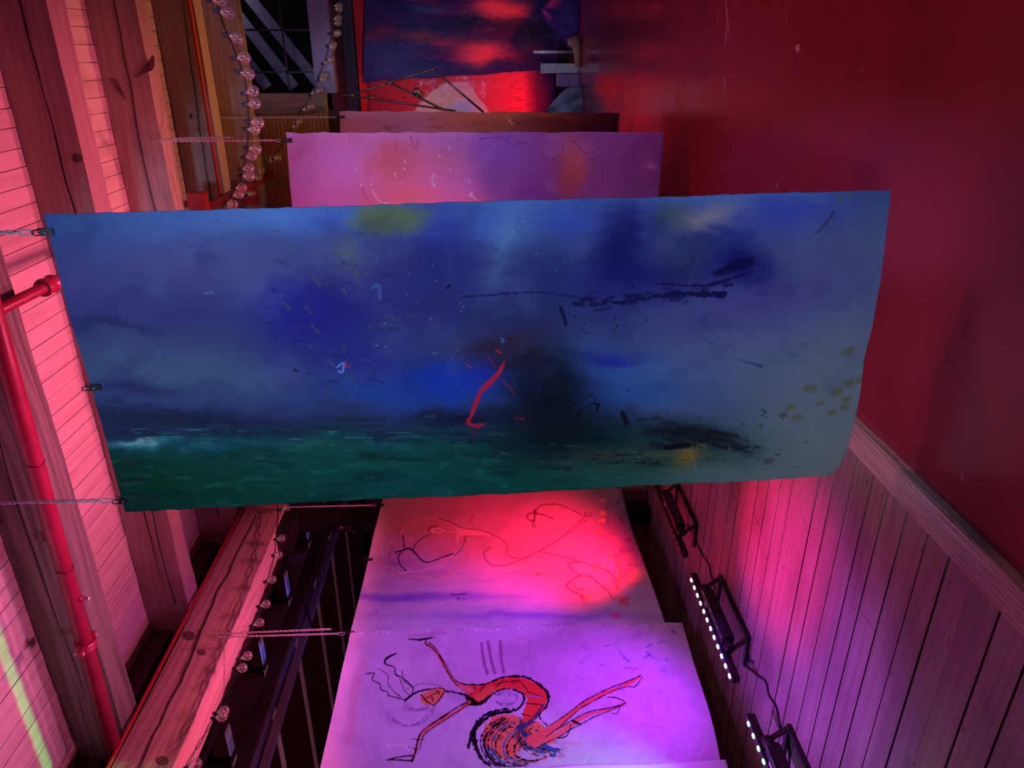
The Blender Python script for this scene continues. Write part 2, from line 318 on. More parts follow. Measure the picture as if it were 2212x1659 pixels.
# side timber
hd = rough_beam(-4.50, -4.20, -1.5, 8.9, 3.76, 4.155, M['header'], 'side_timber', 'Y', 21, .006)
tag(hd, 'massive reddish side timber with a long crack, string lights hanging along it', 'timber')
for x_, y_, a_ in ((410, 1372, 12), (352, 1643, 13), (437, 1408, 8)):
    f_ = [on_x(x, y, -4.194) for x, y in ell(x_, y_, a_, a_*.75, .3)]; b_ = [p+Vector((-.02, 0, 0)) for p in f_]
    MB_ = MB(); MB_.add(f_+b_, [tuple(range(14)), tuple(range(27, 13, -1))]+[(i, (i+1) % 14, 14+(i+1) % 14, 14+i) for i in range(14)]); MB_.build('knot', KN, hd, bevel=.002)
rnd = random.Random(3); z = 3.98; pts = []
for k in range(60): z += rnd.uniform(-.012, .012); pts.append((-4.199, 1.8+k*.09, z))
crack(hd, pts, .007, CRK)
m = MB(); m.tube([(-4.17, y*.5, 4.165) for y in range(-2, 18)], .014, 8); tag(m.build('red_conduit', M['pipered'], smooth=True), 'thin red conduit along the top edge of the side timber', 'pipe')
m = MB(); m.box(-4.62, -4.54, -1.5, 9, 3.75, ZS+.05); m.box(-4.54, -4.44, -1.5, 9, ZS-.17, ZS-.02); struct(m.build('wall_left', M['darkwood']))
# ---- side aisle
m = MB(); m.box(-9.1, -4.62, -2, 10, 3.95, 4.0); struct(m.build('ceiling', M['darkred']))
m = MB(); m.box(-9.1, -9.0, -2, 9.3, -.1, 3.95); m.box(-9, -4.6, 9.3, 9.4, -.1, 4.0); struct(m.build('wall_left', M['darkred']))
jk = 0; jl = ['pale-edged joist of the dark side aisle, nearest the photo edge', 'pale-edged aisle joist, second from the photo edge', 'pale-edged aisle joist in the middle behind the steel rail', 'pale-edged aisle joist behind the bulbs of the side timber', 'pale-edged aisle joist just beyond the bracket on the steel rail', 'pale-edged aisle joist beside the top of the red-lit figure canvas', 'farthest pale-edged aisle joist, behind the black post']
for i, yy in enumerate([3.1, 4.0, 4.92, 5.82, 6.75, 7.65, 8.55]):
    j = MB().box(-8.99, -5.02, yy, yy+.08, 3.715, 3.95).build('aisle_joist', M['darkred'])
    MB().box(-8.99, -4.66, yy, yy+.08, 3.70, 3.715).build('pale_edge', M['white'], j)
    tag(j, jl[len(jl)-7+jk], 'joist', 'joists over the dark side aisle'); jk += 1
rail = empty('steel_rail', (-4.95, 4, 3.5), 'long violet-lit steel rail with pipe running under the side timber', 'rail')
MB().box(-5.00, -4.93, .5, 8.6, 3.53, 3.66).build('channel', M['postwood'], rail)
MB().tube([(-4.90, .5, 3.505), (-4.90, 8.6, 3.505)], .028, 14).build('pipe', M['steel'], rail, True)
MB().box(-4.96, -4.90, .5, 8.6, 3.40, 3.46).build('flange', M['steel'], rail)
MB().bar((-4.86, 5.75, 3.55), (-4.86, 5.25, 3.33), .02, .02).build('brace', M['blackmetal'], rail)
post = empty('support_post', (-4.35, 6.3, 0), 'black square post standing behind the red-lit painting', 'post')
MB().box(-4.45, -4.28, 6.21, 6.38, PZ, 3.62).build('shaft', M['black'], post, bevel=.006)
MB().box(-4.5, -4.22, 5.9, 6.7, 3.62, 3.752).build('cap', M['black'], post, bevel=.01)
cr = empty('wooden_crate', (-4.35, 6.5, PZ), 'worn wooden box standing on the planks beside the red-lit painting', 'crate')
c_ = at(1368, 1080, 7.6)
b0 = on_z(1405, 1068, PZ)+Vector((.0, .1, 0))
MB().box(b0.x-.45, b0.x, b0.y, b0.y+.5, PZ, .5).build('body', M['oldwood'], cr, bevel=.01)
MB().box(b0.x-.47, b0.x+.015, b0.y-.02, b0.y+.52, .5, .53).build('lid', M['oldwood'], cr, bevel=.004)

# ---- far end
YE = 8.78
m = MB(); x = -4.5
zz = 3.43
while zz < 4.5:
    m.box(-4.5, -.56, YE, YE+.03, zz, zz+.043); zz += .045
struct(m.build('wall_back', M['panel'], bevel=.003))
tag(rough_beam(-.62, -.42, YE-.12, YE+.05, 3.42, 4.20, M['oldwood'], 'window_post', 'Y', 5, .002), 'short rough old timber post beside the dark window above the wood panel', 'post')
m = MB(); m.box(-.42, 5, YE-.05, YE+.12, 3.30, 3.52); struct(m.build('window_1', M['steel'], bevel=.01))
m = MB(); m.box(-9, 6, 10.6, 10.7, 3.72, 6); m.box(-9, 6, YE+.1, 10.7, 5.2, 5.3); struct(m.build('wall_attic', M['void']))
wb = empty('window_bars', (.3, YE+.15, 3.5), 'thin black glazing bars across the dark window', 'bars')
MB().box(-.4, 5, YE+.13, YE+.15, 3.84, 3.86).build('bar', M['black'], wb)
for k in range(5): MB().box(-.22+k*.42, -.20+k*.42, YE+.13, YE+.15, 3.5, 4.6).build('bar', M['black'], wb)
for k in range(3):
    o = MB().bar((-.42, 10.1, 3.72+.34*k), (.62, 10.1, 4.50+.30*k), .03, .13).build('sloping_strut', M['steel'])
    tag(o, ['lowest pale sloping strut inside the dark window', 'middle pale sloping strut inside the dark window', 'topmost pale sloping strut inside the dark window'][k], 'strut', 'struts behind the dark window')
m = MB(); m.box(-9, 6, 10.75, 15.9, 4.35, 4.45); struct(m.build('ceiling', M['darkwood']))
m = MB(); m.box(-9, 6, 15.7, 15.9, -.1, 4.35); struct(m.build('wall_far', M['darkwood']))
m = MB(); m.box(-9, -.6, YE+.03, YE+.1, 3.2, 3.43); struct(m.build('trim_2', M['darkwood']))
m = MB(); m.box(-.7, -.56, 13.3, 13.42, 0, 3.95); 
# walls closing the hall where the camera never looks
m = MB(); m.box(6, 6.1, -3, 15.9, -.1, 5); struct(m.build('wall_right', M['darkwood']))
m = MB(); m.box(-9, 6, -3.1, -3, -.1, 5); struct(m.build('wall_rear', M['darkwood']))

# ------------------------------------------------------------------ painted canvases
def vnoise(x, y, seed):
    rs = np.random.RandomState(seed); T = rs.rand(256, 256).astype(np.float32)
    xi = np.floor(x).astype(int); yi = np.floor(y).astype(int); fx = x-xi; fy = y-yi
    fx = fx*fx*(3-2*fx); fy = fy*fy*(3-2*fy); g = lambda a, b: T[a & 255, b & 255]
    return (g(xi, yi)*(1-fx)+g(xi+1, yi)*fx)*(1-fy)+(g(xi, yi+1)*(1-fx)+g(xi+1, yi+1)*fx)*fy
def fbm(x, y, sx, sy, seed, o=4):
    s = 0; a = .5; t = 0
    for k in range(o): s = s+a*vnoise(x/sx*2**k+17.3*k, y/sy*2**k+5.1*k, seed+k); t += a; a *= .55
    return s/t
class Paint:
    def __init__(s, x, y, base, warp=14, wl=90, seed=1):
        s.X, s.Y = x, y; s.c = np.empty((len(x), 3), np.float32); s.c[:] = np.array(base)
        s.wx = x+(fbm(x, y, wl, wl, seed)-.5)*2*warp; s.wy = y+(fbm(x, y, wl, wl, seed+50)-.5)*2*warp
        s.wx += (fbm(x, y, wl*.3, wl*.1, seed+7)-.5)*warp*1.5; s.wy += (fbm(x, y, wl*.3, wl*.1, seed+8)-.5)*warp*.9
    def mix(s, a, col): a = np.clip(a, 0, 1)[:, None]; s.c = s.c*(1-a)+np.array(col, np.float32)*a
    def grad(s, stops, axis='y'):
        v = s.wy if axis == 'y' else s.wx; ks = [k for k, _ in stops]; cs = np.array([c for _, c in stops], float)
        for i in range(3): s.c[:, i] = np.interp(v, ks, cs[:, i])
    def blob(s, cx, cy, rx, ry, col, a=1, p=2, ang=0):
        t = radians(ang); dx, dy = s.wx-cx, s.wy-cy; u = (dx*cos(t)+dy*sin(t))/rx; v = (-dx*sin(t)+dy*cos(t))/ry
        s.mix(a*np.exp(-(u*u+v*v)**(p/2)), col)
    def cloud(s, sx, sy, col, lo, hi, a, seed, mask=None):
        n = fbm(s.X, s.Y, sx, sy, seed); k = np.clip((n-lo)/(hi-lo), 0, 1)*a
        if mask is not None: k = k*mask
        s.mix(k, col)
    def stroke(s, pts, wd, col, a=1, rag=.0, seed=9, soft=.8):
        P = np.array(pts, float); n = len(P); W = wd if isinstance(wd, (list, tuple)) else [wd]*n; W = [max(q, .55) for q in W]
        if n > 2:                                     # smooth the line through its points
            Q = []; V = []
            for i in range(n-1):
                p0, p1, p2, p3 = P[max(i-1, 0)], P[i], P[i+1], P[min(i+2, n-1)]
                for t in (0, .25, .5, .75):
                    Q.append(.5*((2*p1)+(p2-p0)*t+(2*p0-5*p1+4*p2-p3)*t*t+(3*p1-p0-3*p2+p3)*t**3)); V.append(W[i]*(1-t)+W[i+1]*t)
            Q.append(P[-1]); V.append(W[-1]); P = np.array(Q); W = V; n = len(P)
        mw = max(W)*2+4
        sel = np.where((s.X > P[:, 0].min()-mw) & (s.X < P[:, 0].max()+mw) & (s.Y > P[:, 1].min()-mw) & (s.Y < P[:, 1].max()+mw))[0]
        if not len(sel): return
        x, y = s.X[sel], s.Y[sel]; best = np.full(len(sel), 1e9)
        for i in range(n-1):
            ax, ay = P[i]; bx, by = P[i+1]; L2 = (bx-ax)**2+(by-ay)**2+1e-9
            t = np.clip(((x-ax)*(bx-ax)+(y-ay)*(by-ay))/L2, 0, 1)
            best = np.minimum(best, np.hypot(x-ax-t*(bx-ax), y-ay-t*(by-ay))-(W[i]*(1-t)+W[i+1]*t)*.5)
        if rag: best = best+(fbm(x, y, 5, 5, seed, 2)-.5)*rag
        k = (np.clip(.5-best/(2*soft), 0, 1)*a)[:, None]
        s.c[sel] = s.c[sel]*(1-k)+np.array(col, np.float32)*k
    def poly(s, pts, col, a=1, rag=2, soft=1.2, seed=4):
        P = np.array(pts, float)
        sel = np.where((s.X > P[:, 0].min()-6) & (s.X < P[:, 0].max()+6) & (s.Y > P[:, 1].min()-6) & (s.Y < P[:, 1].max()+6))[0]
        if not len(sel): return
        x, y = s.X[sel], s.Y[sel]; ins = np.zeros(len(sel), bool); d = np.full(len(sel), 1e9); n = len(P)
        for i in range(n):
            ax, ay = P[i]; bx, by = P[(i+1) % n]
            c = ((ay > y) != (by > y)) & (x < (bx-ax)*(y-ay)/(by-ay+1e-9)+ax); ins ^= c
            t = np.clip(((x-ax)*(bx-ax)+(y-ay)*(by-ay))/((bx-ax)**2+(by-ay)**2+1e-9), 0, 1); d = np.minimum(d, np.hypot(x-ax-t*(bx-ax), y-ay-t*(by-ay)))
        sd = np.where(ins, -d, d)+(fbm(x, y, 8, 8, seed, 2)-.5)*rag
        k = (np.clip(.5-sd/(2*soft), 0, 1)*a)[:, None]; s.c[sel] = s.c[sel]*(1-k)+np.array(col, np.float32)*k
    def spots(s, x0, x1, y0, y1, n, r, col, seed, a=.8, el=1.5):
        rnd = random.Random(seed)
        for _ in range(n):
            cx, cy = rnd.uniform(x0, x1), rnd.uniform(y0, y1); q = rnd.uniform(*r); t = rnd.uniform(-.8, .8); l = q*rnd.uniform(0, el)
            s.stroke([(cx, cy), (cx+l*cos(t), cy+l*sin(t))], q, col, a, .6)
def canvas_mat(name, rough=.55):
    m = base_mat(name, (.5, .5, .5), rough); N, L, b = nodes(m)
    a = N.new('ShaderNodeAttribute'); a.attribute_name = 'paint'; tc = N.new('ShaderNodeTexCoord')
    n = N.new('ShaderNodeTexNoise'); n.inputs['Scale'].default_value = 3; n.inputs['Detail'].default_value = 10; n.inputs['Roughness'].default_value = .7
    L.new(tc.outputs['Object'], n.inputs[0])
    mr = N.new('ShaderNodeMapRange'); mr.inputs[3].default_value = .84; mr.inputs[4].default_value = 1.16; L.new(n.outputs[0], mr.inputs[0])
    mm = N.new('ShaderNodeVectorMath'); mm.operation = 'SCALE'; L.new(a.outputs['Color'], mm.inputs[0]); L.new(mr.outputs[0], mm.inputs['Scale'])
    L.new(mm.outputs[0], b.inputs['Base Color'])
    n2 = N.new('ShaderNodeTexNoise'); n2.inputs['Scale'].default_value = 45; n2.inputs['Detail'].default_value = 4; L.new(tc.outputs['Object'], n2.inputs[0])
    bp = N.new('ShaderNodeBump'); bp.inputs['Strength'].default_value = .12; bp.inputs['Distance'].default_value = .004; L.new(n2.outputs[0], bp.inputs['Height']); L.new(bp.outputs[0], b.inputs['Normal'])
    b.inputs['Specular IOR Level'].default_value = .08
    return m
def plane_hit(px, py, p0, nrm):
    px = np.asarray(px, float); py = np.asarray(py, float)
    d = _f[None]+CR[None]*((px-1106)/FPX)[:, None]-CU[None]*((py-829.5)/FPX)[:, None]
    t = np.dot(np.array(p0)-EYE, nrm)/(d@nrm); return EYE+d*t[:, None]
def canvas(name, top, bot, p0, nrm, ns, nt, painter, lum, parent=None, waves=(.006, 0), thick=.003, edge=1.2, curl=0):
    """top / bot: outline of the cloth's upper and lower edge as measured; p0, nrm: the plane it hangs in"""
    nrm = np.array(nrm, float); nrm /= np.linalg.norm(nrm)
    s = np.linspace(0, 1, ns); t = np.linspace(0, 1, nt)
    def edge_pts(pl):
        pl = np.array(pl, float); k = np.linspace(0, 1, len(pl)) if pl.shape[1] == 2 else pl[:, 2]
        return np.interp(t, k, pl[:, 0]), np.interp(t, k, pl[:, 1])
    tx, ty = edge_pts(top); bx, by = edge_pts(bot)
    S, T = np.meshgrid(s, t, indexing='ij')
    PX = tx[None]*(1-S)+bx[None]*S; PY = ty[None]*(1-S)+by[None]*S
    rag = (fbm(PX.ravel(), PY.ravel()*0+3, 26, 1, 77, 3)-.5).reshape(PX.shape)*edge*4
    PY = PY+rag*((1-T)**20-T**20)
    X, Y = PX.ravel(), PY.ravel()
    W = plane_hit(X, Y, p0, nrm)
    sf, tf = S.ravel(), T.ravel()
    dsp = waves[0]*(fbm(sf*6, tf*3, 1, 1, 5, 2)-.5)*2+waves[0]*.6*np.sin(tf*9+sf*2)*sf+curl*np.clip((sf-.85)/.15, 0, 1)**2*tf
    if np.dot(nrm, EYE-np.array(p0)) < 0: nrm = -nrm
    W = W+nrm[None]*dsp[:, None]
    v = W; nv = ns*nt
    i, j = np.meshgrid(np.arange(ns-1), np.arange(nt-1), indexing='ij'); a = (i*nt+j).ravel()
    F = np.stack([a, a+1, a+nt+1, a+nt], 1)
    # rim and back
    ring = list(range(0, nt))+[k*nt+nt-1 for k in range(1, ns)]+[(ns-1)*nt+k for k in range(nt-2, -1, -1)]+[k*nt for k in range(ns-2, 0, -1)]
    ring = np.array(ring); R2 = W[ring]-nrm[None]*thick; n2 = len(ring)
    q = np.arange(n2); Fr = np.stack([ring, nv+q, nv+(q+1) % n2, np.roll(ring, -1)], 1)
    st = 6; ii = np.unique(np.append(np.arange(0, ns, st), ns-1)); jj = np.unique(np.append(np.arange(0, nt, st), nt-1))
    bi = (ii[:, None]*nt+jj[None]); Bv = W[bi.ravel()]-nrm[None]*thick; b0 = nv+n2; ni, nj = len(ii), len(jj)
    i, j = np.meshgrid(np.arange(ni-1), np.arange(nj-1), indexing='ij'); a = b0+(i*nj+j).ravel()
    Fb = np.stack([a, a+nj, a+nj+1, a+1], 1)
    V = np.concatenate([v, R2, Bv]); F = np.concatenate([F, Fr, Fb])
    me = bpy.data.meshes.new(name); me.vertices.add(len(V)); me.vertices.foreach_set('co', V.astype(np.float32).ravel())
    me.loops.add(F.size); me.loops.foreach_set('vertex_index', F.astype(np.int32).ravel())
    me.polygons.add(len(F)); me.polygons.foreach_set('loop_start', np.arange(0, F.size, 4, dtype=np.int32)); me.polygons.foreach_set('loop_total', np.full(len(F), 4, np.int32))
    sm = np.zeros(len(F), bool); sm[:(ns-1)*(nt-1)] = True; me.polygons.foreach_set('use_smooth', sm)
    me.update(calc_edges=True)
    col = painter(X, Y).c
    col = np.clip(col, 0, 255)/255; L_ = np.where(col <= .04045, col/12.92, ((col+.055)/1.055)**2.4)/np.array(lum)[None]
    L_ = np.clip(L_, .001, .85)
    allc = np.full((len(V), 4), 1.0, np.float32); allc[:nv, :3] = L_; allc[nv:nv+n2, :3] = np.clip(L_[ring]*1.0+.04, 0, .8); allc[nv+n2:, :3] = (.3, .28, .26)
    at_ = me.color_attributes.new('paint', 'FLOAT_COLOR', 'POINT'); at_.data.foreach_set('color', allc.ravel())
    o = bpy.data.objects.new(name, me); C.objects.link(o); me.materials.append(canvas_mat(name+'_paint'))
    return o

# ---- the big blue painting
def blue(X, Y):
    p = Paint(X, Y, (60, 70, 130), 26, 120, 3)
    yl = p.wy+(p.wx-1000)*.03
    ks = [430, 470, 560, 660, 720, 800, 860, 900, 950, 1010, 1100]
    cs = np.array([(58, 92, 168), (56, 78, 150), (60, 66, 130), (48, 52, 118), (50, 62, 118), (52, 74, 122), (42, 60, 112), (34, 44, 88), (10, 52, 62), (4, 56, 50), (6, 52, 46)], float)
    for i in range(3): p.c[:, i] = np.interp(yl, ks, cs[:, i])
    B = p.blob
    # right-hand slate field
    B(1840, 900, 330, 330, (92, 104, 124), .95, 3); B(1800, 640, 260, 90, (74, 82, 130), .8); B(1900, 520, 70, 140, (72, 88, 124), .7)
    B(1560, 760, 220, 90, (78, 88, 134), .8, 2, -20); B(1640, 650, 260, 60, (66, 62, 140), .7, 2, -15)
    B(1620, 1040, 280, 40, (84, 98, 108), .7); B(1850, 1000, 180, 90, (96, 106, 112), .6)
    # upper left light blue band, paler sky patches
    B(330, 480, 260, 34, (66, 106, 178), .6); B(620, 470, 160, 30, (76, 124, 200), .8); B(720, 475, 110, 26, (60, 90, 190), .8)
    B(430, 560, 180, 60, (76, 82, 140), .5); B(250, 760, 180, 50, (58, 84, 124), .5); B(420, 800, 240, 40, (66, 92, 128), .5)
    B(560, 620, 60, 60, (72, 90, 150), .5)
    # ultramarine clouds
    B(690, 680, 130, 80, (28, 26, 128), .85, 3); B(620, 650, 70, 40, (34, 36, 140), .7); B(760, 780, 140, 60, (30, 34, 132), .8); B(880, 640, 100, 90, (38, 36, 120), .6)
    B(960, 540, 90, 110, (32, 38, 118), .95, 3); B(940, 480, 50, 40, (42, 64, 178), .8); B(1060, 480, 80, 40, (58, 100, 190), .7); B(1200, 480, 110, 40, (46, 70, 176), .8)
    B(1090, 530, 26, 90, (92, 146, 186), .65, 2, 18); B(1150, 480, 30, 70, (62, 96, 160), .5, 2, 20)
    B(1180, 570, 120, 70, (36, 56, 120), .8); B(1340, 540, 60, 110, (14, 16, 88), .95, 2.5, 8); B(1420, 600, 200, 50, (20, 20, 104), .75, 2, -6); B(1600, 570, 70, 50, (16, 16, 96), .95, 2, 10)
    B(1500, 500, 110, 40, (22, 28, 110), .8); B(1480, 560, 60, 60, (26, 36, 70), .55); B(1700, 460, 130, 40, (46, 58, 160), .7)
    B(1130, 690, 160, 60, (30, 40, 96), .7); B(1190, 620, 60, 50, (28, 40, 110), .5)
    # olive patch, tan patch
    B(850, 470, 85, 38, (84, 104, 74), .95, 4); B(760, 540, 40, 26, (84, 96, 100), .6); B(1520, 468, 70, 26, (128, 122, 134), .8, 2, -25); B(1460, 470, 34, 26, (50, 70, 70), .7)
    # bright blue to the teal water
    B(960, 830, 110, 50, (10, 44, 168), .95, 2.2); B(1060, 800, 60, 40, (24, 40, 170), .9); B(830, 850, 160, 30, (20, 60, 150), .7); B(1280, 800, 130, 60, (34, 72, 150), .85)
    B(1310, 770, 60, 14, (18, 24, 150), .8); B(1380, 850, 140, 40, (30, 72, 150), .75); B(1480, 890, 120, 50, (66, 84, 128), .6); B(1430, 800, 120, 40, (50, 82, 146), .5)
    B(1080, 740, 90, 34, (38, 22, 44), .85, 2, -8); B(1130, 780, 70, 30, (34, 20, 38), .8)
    B(1180, 850, 90, 90, (4, 12, 30), .97, 2.6); B(1220, 930, 120, 60, (4, 16, 26), .95, 2.5); B(1330, 990, 150, 26, (24, 34, 38), .8); B(1000, 905, 100, 16, (10, 16, 40), .8)
    B(1480, 935, 110, 30, (14, 20, 30), .9, 2, 10); B(1560, 950, 60, 14, (20, 24, 34), .7, 2, 20)
    B(1400, 990, 120, 24, (58, 62, 50), .8); B(1480, 990, 30, 34, (104, 82, 40), .9, 3, 20); B(1300, 1020, 130, 30, (30, 72, 72), .5)
    # left shore: dark hills, white breakers, green sea
    B(330, 900, 200, 26, (26, 34, 68), .9, 2.5); B(480, 905, 130, 18, (28, 34, 70), .85, 2, 6); B(250, 705, 80, 12, (36, 38, 92), .85, 2, 3); B(300, 840, 110, 12, (36, 40, 92), .7)
    B(330, 955, 160, 9, (46, 120, 148), .85); B(500, 960, 170, 10, (18, 80, 108), .8); B(300, 948, 50, 5, (150, 200, 215), .7); B(420, 980, 140, 14, (14, 60, 84), .7)
    B(400, 1030, 230, 60, (4, 50, 38), .85, 3); B(260, 1010, 60, 40, (10, 46, 36), .6); B(640, 1000, 180, 50, (10, 62, 62), .8); B(820, 980, 130, 40, (14, 84, 82), .55); B(900, 1040, 200, 40, (6, 60, 74), .6)
    B(660, 960, 60, 16, (34, 98, 92), .5); B(800, 975, 40, 14, (6, 40, 44), .8)
    p.cloud(70, 90, (86, 100, 160), .5, .9, .28, 11, np.clip((880-Y)/60, 0, 1)); p.cloud(90, 70, (24, 26, 84), .5, .9, .3, 12, np.clip((900-Y)/60, 0, 1)); p.cloud(100, 14, (8, 26, 40), .55, .8, .45, 13, np.clip((Y-900)/40, 0, 1)*(X < 1500))
    p.cloud(40, 12, (40, 110, 120), .6, .85, .35, 15, (Y > 930)*(X < 1400))
    S = p.stroke; A = lambda q: [(80+a/2.304, 400+b/2.304) for a, b in q]; Bq = lambda q: [(1000+a/2.304, 400+b/2.304) for a, b in q]
    # blotches on the slate end
    for cx, cy, r in [(1860, 820, 12), (1832, 828, 11), (1806, 846, 12), (1826, 862, 10), (1822, 878, 9), (1748, 840, 12), (1706, 880, 10), (1794, 890, 9), (1770, 870, 8), (1722, 902, 10), (1690, 896, 8), (1642, 920, 5), (1660, 998, 9), (1832, 760, 12), (1812, 430, 6), (1835, 425, 5), (1740, 955, 6), (1630, 968, 5)]:
        S([(cx-r*.5, cy), (cx+r*.5, cy-r*.3)], r*1.3, (78, 84, 72) if cx > 1690 else (56, 60, 66), .75, 4, soft=2.5)
    # the dark ragged ridge and its plume
    S(Bq([(0, 560), (180, 545), (380, 535), (560, 560), (700, 590), (880, 570), (960, 545)]), 3.5, (18, 18, 72), .8, 5)
    S(Bq([(690, 590), (820, 580), (950, 560), (1060, 540), (1200, 545), (1290, 550)]), [5, 6, 6, 12, 12, 16], (12, 14, 66), .9, 9)
    S(Bq([(960, 490), (1100, 500), (1220, 500), (1340, 465), (1450, 430)]), [3, 6, 7, 6, 3], (14, 14, 72), .85, 6)
    S(Bq([(1260, 440), (1330, 420), (1400, 400)]), 14, (10, 10, 66), .8, 6, soft=4); S(Bq([(485, 610), (500, 650), (515, 695)]), 8, (12, 12, 58), .9, 3)
    S(Bq([(1250, 545), (1310, 540)]), 9, (14, 14, 70), .9, 4)
    for q in [(610, 690), (595, 722), (615, 735), (755, 660), (765, 700), (750, 712), (910, 670), (555, 652), (820, 1022), (840, 500), (1240, 790), (640, 1035), (655, 1060)]: S(Bq([q, (q[0]+3, q[1]+6)]), 2.5, (8, 8, 40), .9, 1)
    S(Bq([(1370, 870), (1430, 885), (1485, 902)]), [1, 3, 7], (44, 54, 104), .9); S(Bq([(795, 1135), (815, 1185)]), 11, (8, 12, 26), .9, 3)
    S(Bq([(1010, 1305), (1120, 1295)]), 12, (8, 8, 22), .95, 3); S(Bq([(1755, 240), (1800, 195), (1845, 130)]), 5, (44, 40, 74), .7, 4)
    S(Bq([(510, 1190), (540, 1100), (640, 1045)]), 1.8, (4, 8, 14), .9, 1); S(Bq([(530, 1185), (600, 1110), (650, 1090)]), 1.8, (4, 8, 14), .9, 1); S(Bq([(655, 1085), (675, 1095), (665, 1115)]), 5, (4, 10, 14), .9, 2)
    S(Bq([(1120, 1310), (1150, 1370), (1165, 1435)]), 1.5, (110, 116, 120), .6, 1)
    rr = random.Random(5)
    for k in range(70):                               # dark feathered marks along the ridge
        t = rr.random(); cx = 1230+t*340; cy = 655-t*22+rr.gauss(0, 7)-(t > .7)*rr.random()*18; l = rr.uniform(6, 26)
        S([(cx, cy), (cx+l, cy-rr.uniform(0, .35)*l)], rr.uniform(1.5, 7), (12, 14, 66), rr.uniform(.4, .85), 6, soft=1.6)
    for k in range(16): S(Bq([(1270+k*6, 440-k*5), (1340+k*7, 415-k*4), (1440, 400-k*3)]), rr.uniform(2, 7), (8, 8, 60), .35, 5, soft=3)
    for k in range(60):                               # dry brush over the sea and the dark point
        cx, cy = rr.uniform(900, 1560), rr.uniform(895, 1010); l = rr.uniform(15, 80)
        S([(cx, cy), (cx+l, cy+rr.uniform(-6, 6))], rr.uniform(1, 6), (6, 14, 26) if rr.random() < .7 else (40, 80, 84), rr.uniform(.2, .5), 6, soft=2)
    for k in range(50):
        cx, cy = rr.uniform(260, 900), rr.uniform(905, 1060); l = rr.uniform(20, 110)
        S([(cx, cy), (cx+l, cy+rr.uniform(-5, 8))], rr.uniform(1, 7), ((6, 34, 30), (20, 84, 84), (8, 60, 50))[k % 3], rr.uniform(.2, .5), 6, soft=2.5)
    for k in range(40):
        cx, cy = rr.uniform(560, 900), rr.uniform(560, 860); l = rr.uniform(8, 40)
        S([(cx, cy), (cx+l, cy+rr.uniform(-4, 10))], rr.uniform(1, 5), (22, 22, 96) if k % 3 else (76, 80, 90), rr.uniform(.25, .55), 7, soft=2)
    for k in range(26):
        cx, cy = rr.uniform(1380, 1620), rr.uniform(925, 975); l = rr.uniform(10, 50)
        S([(cx, cy), (cx+l, cy+rr.uniform(-4, 14))], rr.uniform(2, 8), (12, 16, 24), rr.uniform(.3, .7), 7, soft=2.5)
    # red slash
    S(Bq([(205, 880), (180, 930), (130, 990), (85, 1035), (65, 1090), (40, 1150), (25, 1185)]), [3, 9, 13, 9, 10, 7, 8], (150, 26, 60), 1, 5)
    S(Bq([(20, 1180), (60, 1200), (110, 1190)]), [8, 9, 3], (140, 24, 52), .95, 5); S(Bq([(165, 820), (190, 840)]), [3, 2], (190, 30, 30), 1, 1); S(Bq([(130, 860), (165, 910)]), 1.4, (170, 26, 40), 1, 1)
    S(Bq([(195, 970), (235, 1010), (262, 1050)]), 2, (140, 24, 30), .9, 2); S(Bq([(20, 895), (45, 912)]), 1.6, (190, 40, 30), 1); S(Bq([(50, 1220), (60, 1250)]), 5, (80, 20, 40), .8, 4); S(Bq([(262, 1160), (300, 1165)]), 5, (110, 18, 40), .6, 5)
    S(Bq([(190, 765), (205, 778), (192, 782)]), 4, (60, 84, 190), .9, 1)
    # specks, streaks
    S(A([(1495, 905), (1525, 885), (1520, 930), (1500, 925)]), 5, (90, 124, 196), .9, 2); S(A([(1533, 878), (1542, 905), (1560, 895)]), 2, (190, 40, 20), 1)
    S(A([(835, 540), (875, 535)]), 4, (96, 112, 160), .7, 2); S(A([(1670, 510), (1700, 500), (1705, 560)]), 7, (70, 110, 170), .6, 4, soft=3); S(A([(2040, 515), (2052, 500)]), 5, (6, 6, 40), .95, 2)
    S(A([(2065, 615), (2085, 680), (2100, 720)]), 3.5, (30, 40, 130), .9, 1); S(A([(1280, 920), (1295, 925)]), 5, (16, 20, 50), .9, 2)
    for q in [(1360, 450, 1410, 500), (1380, 330, 1395, 350), (1225, 590, 1260, 620), (1330, 590, 1360, 640), (1370, 700, 1400, 740), (1525, 520, 1540, 550), (1185, 220, 1195, 240), (1540, 950, 1580, 985), (1430, 1020, 1465, 1045), (1250, 290, 1260, 310), (1450, 870, 1480, 900), (1520, 800, 1530, 830), (1560, 330, 1600, 480), (930, 390, 950, 410)]:
        S(A([(q[0], q[1]), (q[2], q[3])]), 5, (72, 78, 92), .6, 5, soft=2)
    p.spots(300, 1000, 450, 560, 46, (1, 2), (20, 24, 66), 2); p.spots(800, 1000, 560, 780, 24, (1, 2.2), (130, 150, 210), 3); p.spots(1080, 1560, 640, 700, 12, (1.2, 2.5), (14, 16, 50), 4)
    p.spots(560, 820, 640, 760, 30, (1.5, 3), (26, 26, 92), 6, .7, 6); p.spots(1250, 1700, 880, 1000, 40, (1.5, 4), (22, 28, 40), 8, .6, 3)
    p.spots(1100, 1300, 440, 600, 6, (1, 2), (170, 190, 230), 9)
    for i in range(40):
        rnd = random.Random(i+90); cx, cy = rnd.uniform(250, 900), rnd.uniform(925, 965); l = rnd.uniform(10, 60)
        S([(cx, cy), (cx+l, cy+rnd.uniform(-2, 2))], rnd.uniform(.8, 2), (60, 140, 160) if rnd.random() < .5 else (8, 30, 50), .5)
    return p
pR = at(1000, 440, 2.55); pL = at(1030, 1070, 3.06)
